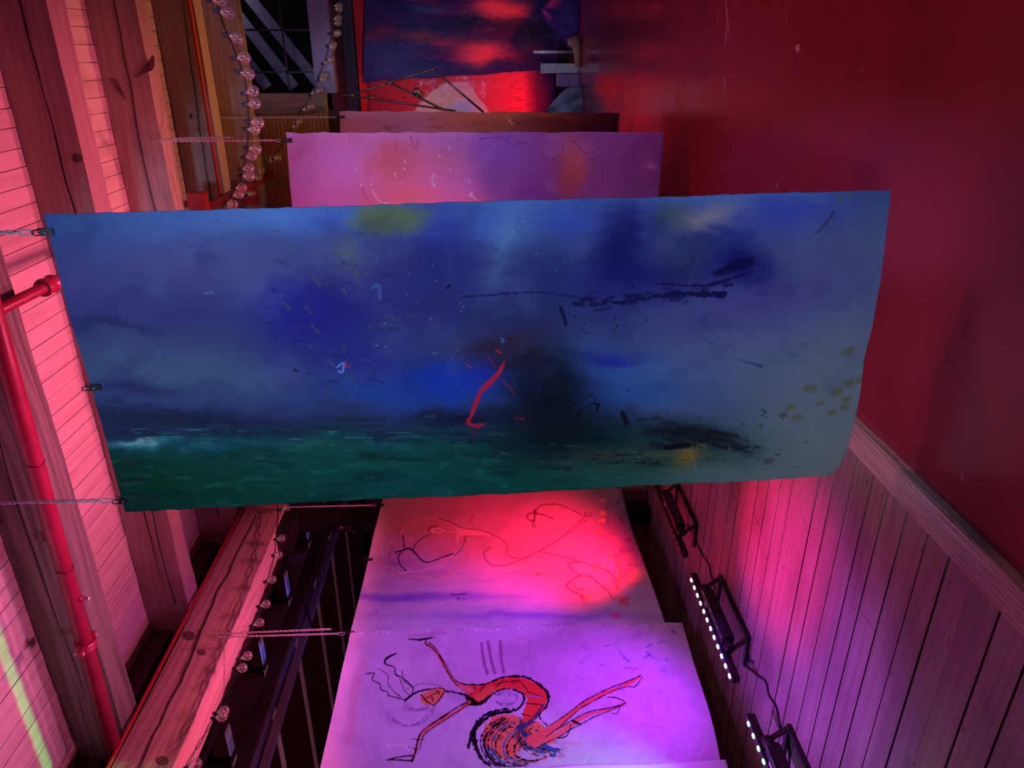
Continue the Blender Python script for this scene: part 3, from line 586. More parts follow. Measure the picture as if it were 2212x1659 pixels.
dv = (pL-pR); nb = np.array([dv.y, -dv.x, 0.0]); nb /= np.linalg.norm(nb)
blue_o = canvas('hanging_painting', [(92, 463), (150, 680), (214, 900), (272, 1105)],
    [(1922, 410, 0), (1917, 480, .09), (1905, 610, .24), (1888, 705, .38), (1868, 770, .48), (1856, 850, .60), (1840, 925, .74), (1826, 985, .88), (1812, 1015, .95), (1793, 1031, 1)],
    pR, nb, 1300, 450, blue, (.62, .62, .95), waves=(.008, 0))
tag(blue_o, 'huge unframed blue seascape canvas with a red slash hanging nearest the camera', 'painting')

# ---- pink painting
def pink(X, Y):
    p = Paint(X, Y, (190, 105, 190), 12, 60, 21)
    p.grad([(600, (204, 112, 186)), (750, (202, 108, 176)), (900, (200, 104, 160)), (1010, (186, 98, 168)), (1050, (146, 72, 152)), (1180, (140, 62, 130)), (1300, (146, 64, 134)), (1430, (150, 66, 140))], 'x')
    B = p.blob; B(660, 400, 90, 60, (176, 100, 200), .6); B(850, 350, 60, 50, (194, 88, 108), .9, 3); B(870, 430, 90, 30, (204, 92, 108), .8); B(960, 350, 60, 30, (206, 96, 120), .5)
    B(1240, 360, 34, 70, (186, 74, 84), .9, 3); B(1215, 400, 26, 60, (176, 60, 62), .7); B(1080, 330, 60, 30, (140, 74, 168), .6); B(1160, 420, 60, 30, (122, 44, 130), .6); B(1030, 440, 50, 20, (190, 84, 110), .6)
    B(1000, 420, 60, 30, (196, 92, 150), .5); B(1410, 360, 16, 8, (210, 120, 170), .8); B(760, 300, 60, 14, (204, 96, 150), .6)
    p.cloud(50, 40, (210, 130, 196), .55, .95, .3, 31); p.cloud(40, 60, (150, 60, 120), .6, .95, .2, 33)
    Z = lambda q: [(600+a/2.572, 230+b/2.572) for a, b in q]; S = p.stroke
    S(Z([(1110, 180), (1180, 175), (1260, 175), (1300, 210), (1370, 200), (1410, 225)]), 2, (110, 44, 120), .7, 3)
    S(Z([(1490, 310), (1520, 300), (1560, 270), (1580, 240), (1590, 200), (1640, 195), (1680, 230), (1700, 260), (1760, 250), (1800, 210)]), 2.2, (124, 44, 100), .7, 4)
    S(Z([(1480, 200), (1460, 260), (1480, 310)]), 1.6, (150, 60, 90), .6, 3); S(Z([(2130, 190), (2120, 330), (2090, 380)]), 3, (100, 60, 160), .7, 3)
    S(Z([(470, 450), (490, 510), (520, 550)]), 1.6, (170, 50, 80), .8, 1); S(Z([(520, 430), (530, 480), (570, 530), (610, 540)]), 2, (230, 170, 220), .8, 4)
    S(Z([(740, 160), (745, 190), (770, 240), (780, 170)]), 2, (170, 70, 80), .7, 3); S(Z([(655, 190), (660, 260)]), 3, (170, 70, 90), .6, 3)
    for q in [(950, 220), (895, 265), (705, 295), (702, 340), (865, 375), (868, 430), (955, 345), (1075, 480), (1060, 410), (430, 350), (460, 425), (650, 375), (830, 540)]:
        S(Z([q, (q[0]+4, q[1]+16)]), 2.2, (220, 170, 230), .9, 2)
    S(Z([(860, 370), (858, 440), (880, 430)]), 3, (190, 150, 225), .8, 3); S(Z([(1060, 490), (1105, 520)]), 1.6, (230, 180, 215), .9)
    p.spots(640, 1300, 300, 440, 20, (.8, 1.6), (120, 50, 110), 5)
    return p
n0 = (0, 1, 0)
yp = at(900, 290, 5.73)
pk = canvas('hanging_painting', [(617, 287), (646, 620)], [(1433, 285), (1412, 620)], yp, n0, 640, 280, pink, (.92, .36, .56), waves=(.012, 0))
tag(pk, 'pink and orange abstract canvas hanging just behind the big blue painting', 'painting')
def brown(X, Y):
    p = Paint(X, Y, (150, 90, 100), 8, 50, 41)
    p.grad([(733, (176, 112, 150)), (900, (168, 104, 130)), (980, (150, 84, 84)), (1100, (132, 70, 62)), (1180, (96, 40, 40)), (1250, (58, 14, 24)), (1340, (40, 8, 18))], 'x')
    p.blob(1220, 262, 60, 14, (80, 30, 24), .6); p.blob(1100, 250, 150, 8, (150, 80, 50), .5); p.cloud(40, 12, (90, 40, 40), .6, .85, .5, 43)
    S = p.stroke; S([(975, 258), (1000, 275), (1020, 292)], 1.3, (190, 130, 150), .6, 1); S([(1100, 258), (1104, 266), (1110, 266)], 2, (220, 170, 180), .8, 1); p.cloud(12, 12, (190, 120, 150), .6, .85, .4, 45, (X < 900))
    return p
yb = at(1000, 243, 7.7)
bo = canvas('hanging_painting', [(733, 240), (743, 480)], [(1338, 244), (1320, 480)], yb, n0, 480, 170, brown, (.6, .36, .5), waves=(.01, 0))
tag(bo, 'canvas fading from mauve to dark brown, hanging behind the pink canvas', 'painting')

# ---- canvases along the side timber
XC = -4.12
def fig4(X, Y):
    p = Paint(X, Y, (176, 160, 178), 8, 60, 61)
    Z = lambda q: [(740+a/2.989, 1040+b/2.989) for a, b in q]; S = p.stroke; B = p.blob
    B(1330, 1130, 60, 60, (110, 100, 140), .7); B(1370, 1180, 30, 60, (84, 76, 120), .8); p.cloud(16, 12, (80, 70, 120), .5, .75, .8, 63, np.clip((X-1290)/60, 0, 1)*(Y < 1225))
    B(1390, 1250, 40, 20, (214, 150, 150), .9, 4); B(870, 1290, 150, 9, (104, 70, 170), .8, 3); B(1050, 1288, 120, 6, (140, 96, 180), .6); B(1150, 1330, 240, 8, (106, 76, 170), .6); B(860, 1215, 60, 10, (140, 116, 160), .5)
    p.cloud(60, 8, (150, 126, 168), .5, .8, .5, 65, (Y > 1230)); p.cloud(30, 30, (150, 130, 150), .55, .85, .4, 66)
    # ring with small figure
    import math as _m
    for cx, cy, rx, ry, wd, c, a in [(520, 440, 290, 190, 3.2, (186, 120, 96), .55), (520, 440, 255, 160, 2.5, (150, 130, 150), .5), (640, 390, 75, 65, 3.5, (190, 120, 100), .55), (600, 385, 140, 95, 4, (180, 120, 110), .4)]:
        S(Z([(cx+rx*_m.cos(k*.32), cy+ry*_m.sin(k*.32)) for k in range(21)]), wd, c, a, 2)
    S(Z([(320, 430), (300, 500), (340, 540)]), 7, (120, 104, 120), .4, 4, soft=3)
    D = (44, 40, 66)
    S(Z([(390, 440), (430, 430), (470, 460), (500, 495), (550, 520), (640, 490), (715, 465)]), [3, 4, 4, 3, 2.4, 2.4, 2.8], D, .95, 1); S(Z([(400, 430), (395, 390), (388, 345)]), 2.4, D, .9); S(Z([(390, 440), (360, 480), (370, 530), (410, 570)]), 2.6, D, .9, 1)
    S(Z([(340, 455), (375, 445), (395, 440)]), [4, 2, 3], D, .9, 1); S(Z([(455, 435), (480, 390), (530, 355), (575, 335)]), [3, 2, 1.6, 1.2], D, .9); S(Z([(375, 350), (385, 325), (398, 318)]), 1.6, (230, 200, 220), .9); S(Z([(360, 590), (420, 580), (440, 565)]), 2.4, (225, 190, 215), .9, 1)
    S(Z([(440, 580), (520, 570), (620, 540), (700, 490), (740, 440)]), 1.6, (220, 180, 210), .8)
    # long pale figure
    Pk = (222, 186, 190); Lo = (92, 60, 90)
    S(Z([(380, 320), (430, 265), (500, 240), (590, 245), (680, 270), (760, 310)]), 2, Pk, .8); p.poly(Z([(735, 290), (860, 305), (960, 335), (960, 350), (800, 348), (760, 345), (740, 400), (735, 340)]), Pk, .85)
    S(Z([(620, 240), (700, 265), (780, 300), (880, 310), (960, 335), (1030, 370), (1065, 420), (1060, 460), (1100, 490), (1180, 490), (1280, 440), (1400, 370), (1500, 280), (1575, 215)]), 1.6, Lo, .9, .6)
    S(Z([(960, 420), (915, 455), (930, 510), (980, 540), (1060, 535), (1150, 505), (1300, 430), (1440, 340), (1580, 240)]), 1.6, Lo, .9, .6)
    S(Z([(795, 350), (785, 390), (760, 440), (720, 480)]), 1.8, (60, 40, 90), .8, 1); S(Z([(790, 350), (935, 345)]), 1.4, Lo, .6)
    p.poly(Z([(565, 310), (600, 290), (640, 300), (670, 320), (620, 335), (575, 330)]), (232, 196, 206), .95, 1); S(Z([(555, 315), (570, 295), (610, 288)]), 2.5, (140, 40, 60), .9, 1); S(Z([(670, 320), (740, 325)]), 2, Pk, .9); S(Z([(600, 320), (640, 312)]), 1.4, Lo, .9)
    S(Z([(820, 265), (848, 215)]), 1.2, Lo, .7)
    S(Z([(1240, 200), (1280, 160), (1380, 150), (1450, 170), (1540, 210)]), 2, Lo, .9, 1); S(Z([(1250, 205), (1200, 210), (1195, 240), (1230, 255)]), [4, 2, 2, 3], Lo, .9, 2); S(Z([(1240, 190), (1240, 240), (1225, 290), (1250, 285)]), [5, 4, 1.5, 1.5], Lo, .9, 2)
    S(Z([(1240, 205), (1310, 220), (1365, 242)]), [3, 2, 2], Lo, .9); S(Z([(1560, 215), (1575, 195), (1610, 210), (1590, 225), (1565, 215)]), 1.8, Lo, .9); S(Z([(1580, 200), (1640, 175)]), 1.5, (190, 130, 130), .9); S(Z([(1370, 280), (1390, 310), (1430, 345)]), 1.2, (180, 80, 100), .7)
    S(Z([(1280, 450), (1400, 480), (1540, 520), (1640, 560), (1720, 590), (1770, 640)]), 1.8, (150, 60, 70), .9, 1); S(Z([(1540, 520), (1460, 530), (1480, 570), (1530, 610), (1600, 620), (1660, 670), (1720, 720), (1745, 765), (1775, 745)]), 1.8, (120, 40, 60), .9, 1)
    S(Z([(1530, 610), (1480, 640), (1445, 680), (1500, 715), (1550, 740), (1590, 750), (1560, 770), (1540, 745)]), 2.2, (130, 40, 60), .9, 2); S(Z([(1480, 660), (1520, 700), (1560, 690)]), 1.6, (120, 40, 60), .8)
    S(Z([(960, 600), (1100, 590), (1240, 600), (1480, 595)]), 1.4, (140, 90, 140), .7, 2); S(Z([(700, 732), (800, 730)]), 2.4, (60, 30, 110), .9, 1); S(Z([(740, 755), (800, 765)]), 3, (80, 50, 130), .8, 5)
    S(Z([(235, 820), (220, 870), (205, 920)]), 1.2, (214, 190, 220), .8); S(Z([(215, 820), (225, 860), (235, 825)]), 4, (140, 110, 150), .5)
    for x_, y_, w_, h_ in [(1680, 122, 22, 14), (1680, 202, 18, 10), (1675, 250, 20, 12), (1663, 325, 18, 12), (1668, 385, 16, 9), (1700, 445, 14, 8), (1735, 485, 20, 10), (1795, 537, 18, 10), (1780, 505, 12, 8), (1685, 45, 24, 6), (1640, 552, 28, 14), (1260, 598, 18, 10), (1580, 750, 18, 14)]:
        p.poly(Z([(x_-w_, y_-h_), (x_+w_, y_-h_), (x_+w_, y_+h_), (x_-w_, y_+h_)]), (236, 158, 120) if x_ > 1300 else (176, 120, 110), .95, 2)
    p.poly(Z([(1775, 745), (1850, 745), (1850, 805), (1790, 800)]), (200, 96, 110), .8); p.poly(Z([(1725, 850), (1795, 850), (1800, 885), (1735, 885)]), (190, 80, 140), .8)
    S(Z([(1770, 500), (1780, 560), (1800, 590), (1770, 680), (1785, 715)]), 4, (225, 120, 90), .8, 4); S(Z([(1745, 660), (1790, 640), (1850, 570)]), 4, (230, 110, 80), .7, 4)
    S(Z([(1490, 100), (1560, 85), (1650, 80)]), 1.4, (150, 150, 110), .7)
    S([(1335, 1058), (1345, 1080), (1380, 1190), (1438, 1340)], 4, (90, 84, 130), .5, 2)
    return p
c4 = canvas('hanging_painting', [(828, 1072), (806, 1160), (783, 1262), (753, 1384)], [(1341, 1056), (1368, 1150), (1400, 1243), (1446, 1366)], (XC, 0, 0), (1, 0, 0), 800, 380, fig4, (.70, .55, .72), waves=(.012, 0))
tag(c4, 'figure drawing canvas of a stretched pale body in a red pool of light', 'painting', 'figure canvases along the side timber')
def fig5(X, Y):
    p = Paint(X, Y, (182, 168, 196), 8, 60, 81)
    Z = lambda q: [(680+a/2.458, 1330+b/2.458) for a, b in q]; S = p.stroke; B = p.blob; K = (14, 8, 16); R = (214, 62, 54); O = (226, 104, 74)
    p.cloud(50, 50, (160, 138, 178), .5, .8, .6, 83); p.cloud(16, 30, (196, 182, 208), .55, .8, .5, 84); p.cloud(25, 12, (150, 130, 180), .6, .8, .4, 87, (X > 1250))
    S(Z([(260, 250), (210, 420), (180, 660)]), 20, (176, 130, 158), .5, 8, soft=4)
    for a, b in [((885, 150), (915, 305)), ((920, 140), (955, 300)), ((985, 140), (1002, 295))]: S(Z([a, ((a[0]+b[0])/2-4, (a[1]+b[1])/2), b]), 6.5, (128, 78, 130), .75, 3)
    S(Z([(1060, 120), (1140, 130), (1130, 230)]), 3, (160, 110, 160), .4, 4); S(Z([(500, 110), (700, 98)]), 5, (150, 120, 150), .4, 4)
    # grey swirl behind the head and belly
    for k in range(7): S(Z([(380, 500+k*6), (460, 570+k*3), (560, 580-k*4), (640, 510-k*8)]), 1.5, (130, 104, 150), .5, 4)
    for k in range(5): S(Z([(470, 430+k*16), (520, 490+k*4), (600, 500-k*6)]), 2.4, (110, 88, 130), .35, 5, soft=2)
    for k in range(6): S(Z([(960+k*6, 420), (1000, 390+k*6), (1070, 400+k*5), (1060, 460), (1000, 480-k*4), (960, 450)]), 1.8, (110, 84, 130), .4, 4)
    # hair
    S(Z([(430, 200), (380, 225), (375, 255), (420, 270), (430, 310), (470, 330), (520, 380), (515, 410)]), [3, 5, 3, 1.6, 3, 1.4, 2.5, 2], K, .9, 1.5)
    S(Z([(275, 310), (315, 305), (305, 340), (345, 360), (350, 390), (385, 400), (390, 420), (430, 430), (480, 445)]), 2, K, .9, 1)
    S(Z([(335, 280), (385, 310), (390, 360), (420, 400), (460, 430)]), 1.4, K, .85, .8); S(Z([(465, 290), (470, 340), (525, 380)]), 1.5, K, .85); S(Z([(450, 330), (480, 400), (510, 420)]), 1.3, K, .8)
    S(Z([(480, 445), (530, 410), (600, 390), (680, 385)]), [5, 4, 3, 2], K, .95, 2); S(Z([(490, 385), (570, 360), (680, 370)]), 1.4, (70, 50, 80), .6)
    # head
    p.poly(Z([(560, 420), (600, 400), (660, 382), (690, 385), (685, 420), (645, 465), (590, 475), (565, 455)]), (222, 120, 84), 1, 1.5); S(Z([(565, 420), (610, 465), (645, 465), (690, 395), (660, 382)]), 2.4, K, .95, 1.5)
    S(Z([(575, 445), (660, 400)]), 1.5, K, .9); S(Z([(620, 430), (628, 450)]), 2.5, K, .9); S(Z([(650, 398), (662, 415)]), 2.5, K, .9)
    S(Z([(690, 400), (760, 410), (830, 430)]), [3, 4, 6], K, .8, 4)
    # torso and spine arc
    p.poly(Z([(770, 360), (870, 370), (960, 335), (1060, 315), (1140, 335), (1210, 380), (1240, 430), (1215, 500), (1160, 560), (1100, 560), (1110, 500), (1130, 440), (1100, 400), (1040, 380), (960, 400), (880, 465), (830, 465), (820, 420), (780, 390)]), R, 1, 3)
    p.poly(Z([(820, 450), (930, 370), (1000, 375), (940, 410), (880, 465)]), O, .8, 2)
    S(Z([(760, 360), (850, 365), (920, 355), (990, 325), (1060, 318), (1130, 325), (1200, 370), (1240, 420), (1230, 480), (1190, 530), (1240, 590)]), [3, 3, 4, 4, 5, 4, 5, 7, 4, 3, 2], K, .95, 4)
    S(Z([(820, 470), (880, 465), (950, 410), (1010, 385), (1070, 395), (1110, 420), (1100, 470), (1060, 500), (960, 520), (890, 560), (840, 620), (815, 700)]), [8, 8, 4, 3, 4, 3, 4, 5, 6, 7, 9, 5], K, .95, 5)
    for a, b in [((850, 380), (830, 420)), ((900, 365), (880, 400)), ((1000, 340), (960, 380)), ((1080, 335), (1130, 390)), ((1130, 400), (1210, 430)), ((1120, 460), (1200, 470)), ((1100, 520), (1180, 540)), ((960, 360), (1020, 345))]: S(Z([a, b]), 1.8, K, .85, 1.5)
    S(Z([(1130, 425), (1205, 430)]), 4, (150, 90, 170), .8); B(*Z([(1060, 345)])[0], 12, 4, (70, 20, 20), .7)
    p.poly(Z([(795, 430), (830, 430), (880, 470), (820, 465)]), K, .95, 3)
    # raised arm
    S(Z([(830, 395), (770, 370), (740, 345), (700, 285), (675, 245), (635, 180), (595, 150), (590, 128)]), [12, 10, 6, 6, 7, 6, 5, 4], (226, 116, 110), .95, 1); S(Z([(765, 375), (735, 345), (690, 270), (670, 230), (625, 175), (588, 150), (595, 125)]), 2, K, .95, 1.5)
    S(Z([(790, 360), (750, 345), (715, 295), (690, 250), (640, 175), (605, 145)]), 1.8, K, .9, 1); S(Z([(500, 125), (560, 130), (610, 122), (632, 118)]), [2, 4, 3, 1.5], K, .95, 1.5)
    # lower arm
    S(Z([(820, 460), (770, 500), (700, 540), (630, 580), (575, 620), (550, 660), (540, 710), (520, 750)]), [8, 6, 7, 6, 6, 5, 6, 6], (206, 86, 74), .9, 1)
    S(Z([(810, 460), (750, 490), (690, 530), (620, 575), (565, 620), (545, 670), (530, 740), (515, 770)]), [4, 2, 4, 2.4, 2, 3, 3, 5], K, .95, 2); S(Z([(820, 470), (760, 510), (690, 555), (620, 600), (575, 640), (560, 700)]), 1.8, K, .9, 1)
    S(Z([(385, 768), (440, 752), (520, 742)]), [3, 2.5, 3], K, .95, 1.5); S(Z([(400, 766), (480, 768), (520, 770)]), [2, 2.5, 5], K, .95, 2); S(Z([(515, 655), (580, 660)]), 1.4, K, .9); S(Z([(495, 700), (560, 712)]), 1.4, K, .9)
    # hips, swirling skirt
    p.poly(Z([(960, 530), (1060, 520), (1110, 560), (1190, 560), (1260, 620), (1280, 680), (1200, 700), (1120, 690), (1060, 740), (1010, 770), (940, 730), (890, 660), (900, 590)]), O, .9, 5)
    for k, (c_, w_) in enumerate([(K, 3), (K, 7), (K, 3), ((40, 90, 120), 5), (K, 3), (O, 6), ((60, 110, 150), 5), (K, 2), ((214, 90, 70), 5), (K, 4)]):
        o_ = k*20
        S(Z([(1000+o_*.9, 540+o_*.25), (930+o_*.9, 580+o_*.4), (880+o_, 660+o_*.25), (900+o_*1.0, 740+o_*.1), (960+o_*1.2, 800-o_*.15), (1080+o_*1.1, 820-o_*.5)]), [w_*.6, w_, w_*1.1, w_, w_*.7, 1], c_, .85, 5, seed=k+20)
    S(Z([(1050, 490), (960, 505), (890, 540), (850, 600), (850, 680), (880, 750), (930, 800)]), [3, 4, 5, 7, 9, 8, 3], K, .95, 7)
    for k in range(9):
        o_ = k*16; S(Z([(1090+o_*.4, 540+o_*.6), (1060+o_*.8, 640), (1110+o_, 700), (1200+o_*.9, 740-o_*.2)]), [2, 3, 3, 1], K if k % 3 else (30, 70, 130), .8, 3, seed=k)
    for k in range(6): S(Z([(1130+k*12, 640+k*6), (1180+k*10, 690), (1270+k*8, 715+k*4)]), [4, 5, 1.5], (36, 90, 160) if k % 2 else (50, 60, 110), .8, 4, seed=k+5)
    p.spots(1050, 1180, 1570, 1640, 40, (1.5, 4), (214, 96, 60), 31, .8, 4); p.spots(1040, 1200, 1570, 1645, 30, (1.5, 3.5), (30, 70, 110), 32, .8, 4); p.spots(1040, 1190, 1560, 1640, 36, (1.2, 3), K, 33, .8, 5)
    S(Z([(1215, 470), (1150, 560), (1090, 590), (1120, 640)]), [4, 9, 12, 6], (44, 50, 96), .8, 6)
    # legs
    S(Z([(1150, 660), (1240, 620), (1340, 540), (1430, 470), (1560, 400), (1660, 360), (1735, 315)]), [22, 18, 12, 9, 7, 7, 3], (226, 88, 84), .95, 3); S(Z([(1230, 595), (1330, 530), (1420, 460), (1480, 425), (1580, 375), (1660, 345), (1730, 312)]), 2, K, .9, 2)
    S(Z([(1180, 680), (1290, 600), (1400, 500), (1460, 465), (1580, 400), (1660, 372), (1700, 372), (1740, 320)]), 1.8, K, .9, 1.5); S(Z([(1730, 340), (1800, 305)]), 5, (206, 110, 140), .5, 4)
    S(Z([(1170, 690), (1280, 640), (1380, 570), (1460, 525), (1560, 500), (1650, 465)]), [12, 14, 10, 6, 5, 3], (224, 96, 90), .9, 3); S(Z([(1200, 690), (1300, 645), (1370, 600), (1420, 575), (1480, 540), (1580, 500), (1650, 465), (1600, 435), (1555, 432)]), 2, K, .9, 1.5)
    S(Z([(1280, 610), (1380, 550), (1460, 510), (1570, 490), (1640, 465)]), 1.8, K, .9, 1.5); S(Z([(1370, 560), (1410, 580)]), 5, K, .9, 3); S(Z([(1590, 490), (1620, 480), (1605, 520), (1580, 520)]), 1.6, K, .8); S(Z([(1360, 580), (1340, 640), (1290, 655)]), 2.2, K, .9, 1.5)
    rs = random.Random(8)
    for k in range(44):
        t = rs.random(); x_ = 770+t*690; y_ = 1365-t*20
        S([(x_, y_), (x_+rs.uniform(-2, 2), y_+rs.uniform(2, 7))], rs.uniform(1, 3.5), (236, 216, 236), .8, 2)
    # marks
    S(Z([(380, 690), (400, 680), (390, 700), (420, 690), (450, 688), (485, 690), (495, 715), (510, 700), (525, 725)]), 1.2, (232, 220, 245), .9)
    p.spots(1280, 1440, 1390, 1480, 14, (2, 4.5), (96, 70, 190), 36, .5, 5); S(Z([(1760, 190), (1800, 220)]), 5, (110, 70, 190), .6, 4); S(Z([(1690, 280), (1760, 265)]), 5, (196, 90, 170), .4, 5); S(Z([(1640, 220), (1670, 240)]), 5, (90, 70, 190), .5, 4)
    S(Z([(2060, 690), (2100, 720), (2075, 740), (2110, 700)]), 5, (206, 120, 196), .7, 4); S(Z([(1920, 690), (2025, 695), (1960, 660)]), 1.6, (206, 180, 220), .7, 2); S(Z([(1900, 80), (1915, 100)]), 6, (120, 60, 120), .6, 4)
    S(Z([(1900, 330), (1960, 460), (2000, 560)]), 1.2, (206, 180, 225), .6, 2); S(Z([(1280, 680), (1410, 680)]), 3, (206, 120, 130), .6, 4); S(Z([(1290, 750), (1320, 745)]), 6, (190, 110, 130), .7, 4)
    return p
c5 = canvas('hanging_painting', [(757, 1366), (738, 1450), (716, 1550), (689, 1672)], [(1473, 1346, 0), (1490, 1400, .18), (1512, 1470, .4), (1532, 1540, .65), (1548, 1600, .82), (1562, 1668, 1)], (XC+.032, 0, 0), (1, 0, 0), 1050, 440, fig5, (.72, .66, .85), waves=(.010, 0))
tag(c5, 'figure drawing canvas of a bent orange dancer with wild black hair, violet lit', 'painting', 'figure canvases along the side timber')
def fig6(X, Y):
    p = Paint(X, Y, (160, 190, 175), 6, 30, 101); p.cloud(40, 10, (120, 170, 140), .5, .8, .6, 102); return p
c6 = canvas('hanging_painting', [(680, 1672), (600, 1990)], [(1567, 1643), (1680, 1990)], (XC+.055, 0, 0), (1, 0, 0), 120, 60, fig6, (.3, .5, .4))
tag(c6, 'green lit canvas of which only the edge shows beside the dancer painting', 'painting', 'figure canvases along the side timber')

# ---- far hangings
def far1(X, Y):
    p = Paint(X, Y, (46, 30, 80), 14, 60, 121); B = p.blob
    p.cloud(70, 24, (110, 30, 80), .45, .8, .8, 122); p.cloud(60, 20, (20, 36, 76), .45, .75, .9, 123)
    B(1080, 20, 60, 30, (236, 80, 90), .95, 3); B(1040, 115, 60, 30, (226, 80, 96), .9, 3); B(960, 90, 40, 16, (150, 60, 80), .7); B(900, 75, 40, 14, (150, 70, 60), .6); B(820, 70, 40, 22, (130, 40, 60), .6); B(1130, 60, 80, 22, (60, 30, 50), .7)
    B(1000, 50, 60, 18, (16, 26, 60), .8); B(850, 120, 90, 30, (44, 60, 110), .8); B(1150, 100, 30, 20, (170, 60, 70), .5); B(870, 155, 130, 18, (44, 66, 116), .8); B(1100, 150, 120, 14, (40, 44, 96), .8); B(930, 20, 40, 8, (90, 90, 130), .6)
    p.cloud(24, 8, (90, 70, 120), .58, .8, .4, 125)
    p.stroke([(860, 93), (885, 104), (900, 96), (920, 94)], 3, (60, 70, 130), .7, 2)
    return p
h1 = canvas('wall_hanging', [(784, 178), (790, -90)], [(1200, 150), (1240, -90)], (0, 15.2, 0), (0, 1, 0), 320, 200, far1, (.75, .62, .85), waves=(.03, 0))
tag(h1, 'dark violet and blue stormy sky cloth hanging at the far end', 'hanging')
def far2(X, Y):
    p = Paint(X, Y, (190, 40, 44), 5, 30, 141); B = p.blob; p.grad([(780, (170, 36, 40)), (890, (190, 44, 46)), (1040, (226, 60, 70)), (1130, (250, 60, 70)), (1160, (120, 30, 60)), (1215, (60, 20, 60))], 'x')
    S = p.stroke; p.poly([(890, 245), (905, 222), (935, 195), (960, 178), (1010, 176), (1060, 245)], (214, 170, 140), .95, 4); B(1000, 232, 26, 14, (150, 180, 220), .9, 3); B(960, 220, 30, 20, (200, 176, 110), .6); B(1000, 185, 30, 12, (220, 140, 150), .6); p.cloud(12, 12, (236, 210, 210), .55, .75, .5, 143, (X > 900)*(X < 1050))
    S([(893, 240), (908, 222), (935, 196), (962, 178)], 2, (120, 60, 40), .5, 1); p.cloud(20, 6, (140, 20, 50), .55, .8, .5, 144, (X > 1100))
    for q in [(826, 212), (874, 211), (901, 182)]: S([(q[0]-2, q[1]), (q[0]+2, q[1])], 4, (90, 20, 16), .8, 1)
    return p
h2 = canvas('wall_hanging', [(798, 330), (796, 120)], [(1205, 330), (1195, 110)], (0, 15.4, 0), (0, 1, 0), 260, 140, far2, (1.2, .5, .5), waves=(.02, 0))
tag(h2, 'red cloth with a large cream disc hanging at the far end behind the stormy sky', 'hanging')
a_ = on_y(771, 120, 15.45); b_ = on_y(800, 120, 15.45); c_ = on_y(771, 245, 15.45); d_ = on_y(796, -60, 15.45)
o = MB().box(c_.x-.4, d_.x+.3, 15.45, 15.47, b_.z, a_.z).build('red_lit_strip', M['redbright']); tag(o, 'strip of far wall above the hangings, its red light put into the colour', 'cloth')  # stands for red light on the wall top, painted in

# ------------------------------------------------------------------ clips and chains
def clip(pos, nrm, label, s=1.0, group='black clips on the canvas tops'):
    e = empty('binder_clip', pos, label, 'clip', group); p = Vector(pos); n = Vector((nrm[0], nrm[1], 0)).normalized(); sd = n.cross(Vector((0, 0, 1)))
    h, w_, t = .042*s, .024*s, .013*s; m = MB()
    v = [p+sd*(i*w_*.5)+n*(j*t*k)+Vector((0, 0, z)) for i in (-1, 1) for (j, k, z) in ((-1, .35, -h*.6), (1, .35, -h*.6), (1, 1.1, h*.4), (-1, 1.1, h*.4))]
    m.add(v, [(0, 1, 2, 3), (7, 6, 5, 4), (0, 4, 5, 1), (1, 5, 6, 2), (2, 6, 7, 3), (3, 7, 4, 0)])
    m.build('body', M['blackmetal'], e, bevel=.0015*s)
    for j in (-1, 1):
        c = p+Vector((0, 0, h*.4)); a = [c+sd*(x*w_*.38)+n*(j*t*(.7+z*.6))+Vector((0, 0, z*h*.55)) for x, z in ((-1, 0), (-1, .7), (-.5, 1), (.5, 1), (1, .7), (1, 0))]
        MB().tube(a, .0022*s, 6).build('handle', M['blackmetal'], e, True)
    MB().tube([p+n*t*.95+Vector((0, 0, -.002)), p+n*(t*.95+.003)+Vector((0, 0, -.002))], .0028*s, 8).build('rivet', M['chrome'], e, True)
    return e
LNK = {}
def chain(top, bottom, label, pitch=.017, carab=True, double=0, cid='hanging chains'):
    a, b = Vector(top), Vector(bottom); e = empty('hanging_chain', a, label, 'chain', None)
    if carab:
        L = .055 if pitch > .014 else .06; m = MB(); c0 = b+Vector((0, 0, .012)); 
        sd = Vector((.8, .6, 0)); pts = [c0+Vector((0, 0, z*L))+sd*(x*.010) for x, z in ((-.4, 0), (-1, .2), (-1, .8), (-.4, 1), (.4, 1), (.9, .85), (.6, .3), (.4, 0))]
        m.tube(pts, .0028, 6, True).build('carabiner', M['chrome'], e, True); b = c0+Vector((0, 0, L-.003))
    def run(a, b, sag=0, off=Vector((0, 0, 0))):
        m = MB(); d = a-b; n = max(2, int(d.length/pitch)); u = d.normalized(); s1 = u.cross(Vector((0, 1, .1))).normalized(); s2 = u.cross(s1)
        for k in range(n):
            c = b+d*((k+.5)/n)+off; s = s1 if k % 2 else s2; hl, hw, r = pitch*.78, pitch*.34, pitch*.13
            pts = [c+u*(hl*z)+s*(hw*x) for x, z in ((-1, -.45), (-1, .45), (-.6, .85), (0, 1), (.6, .85), (1, .45), (1, -.45), (.6, -.85), (0, -1), (-.6, -.85))]
            m.tube(pts, r, 5, True)
        return m
    run(a, b).build('links', M['chrome'], e, True)
    if double: run(a+Vector((.014, .02, 0)), a+(b-a)*double+Vector((.02, .03, 0))).build('loose_links', M['chrome'], e, True)
    return e
CH = .06
def hook_top(p, ztop): return Vector((p.x, p.y, ztop))
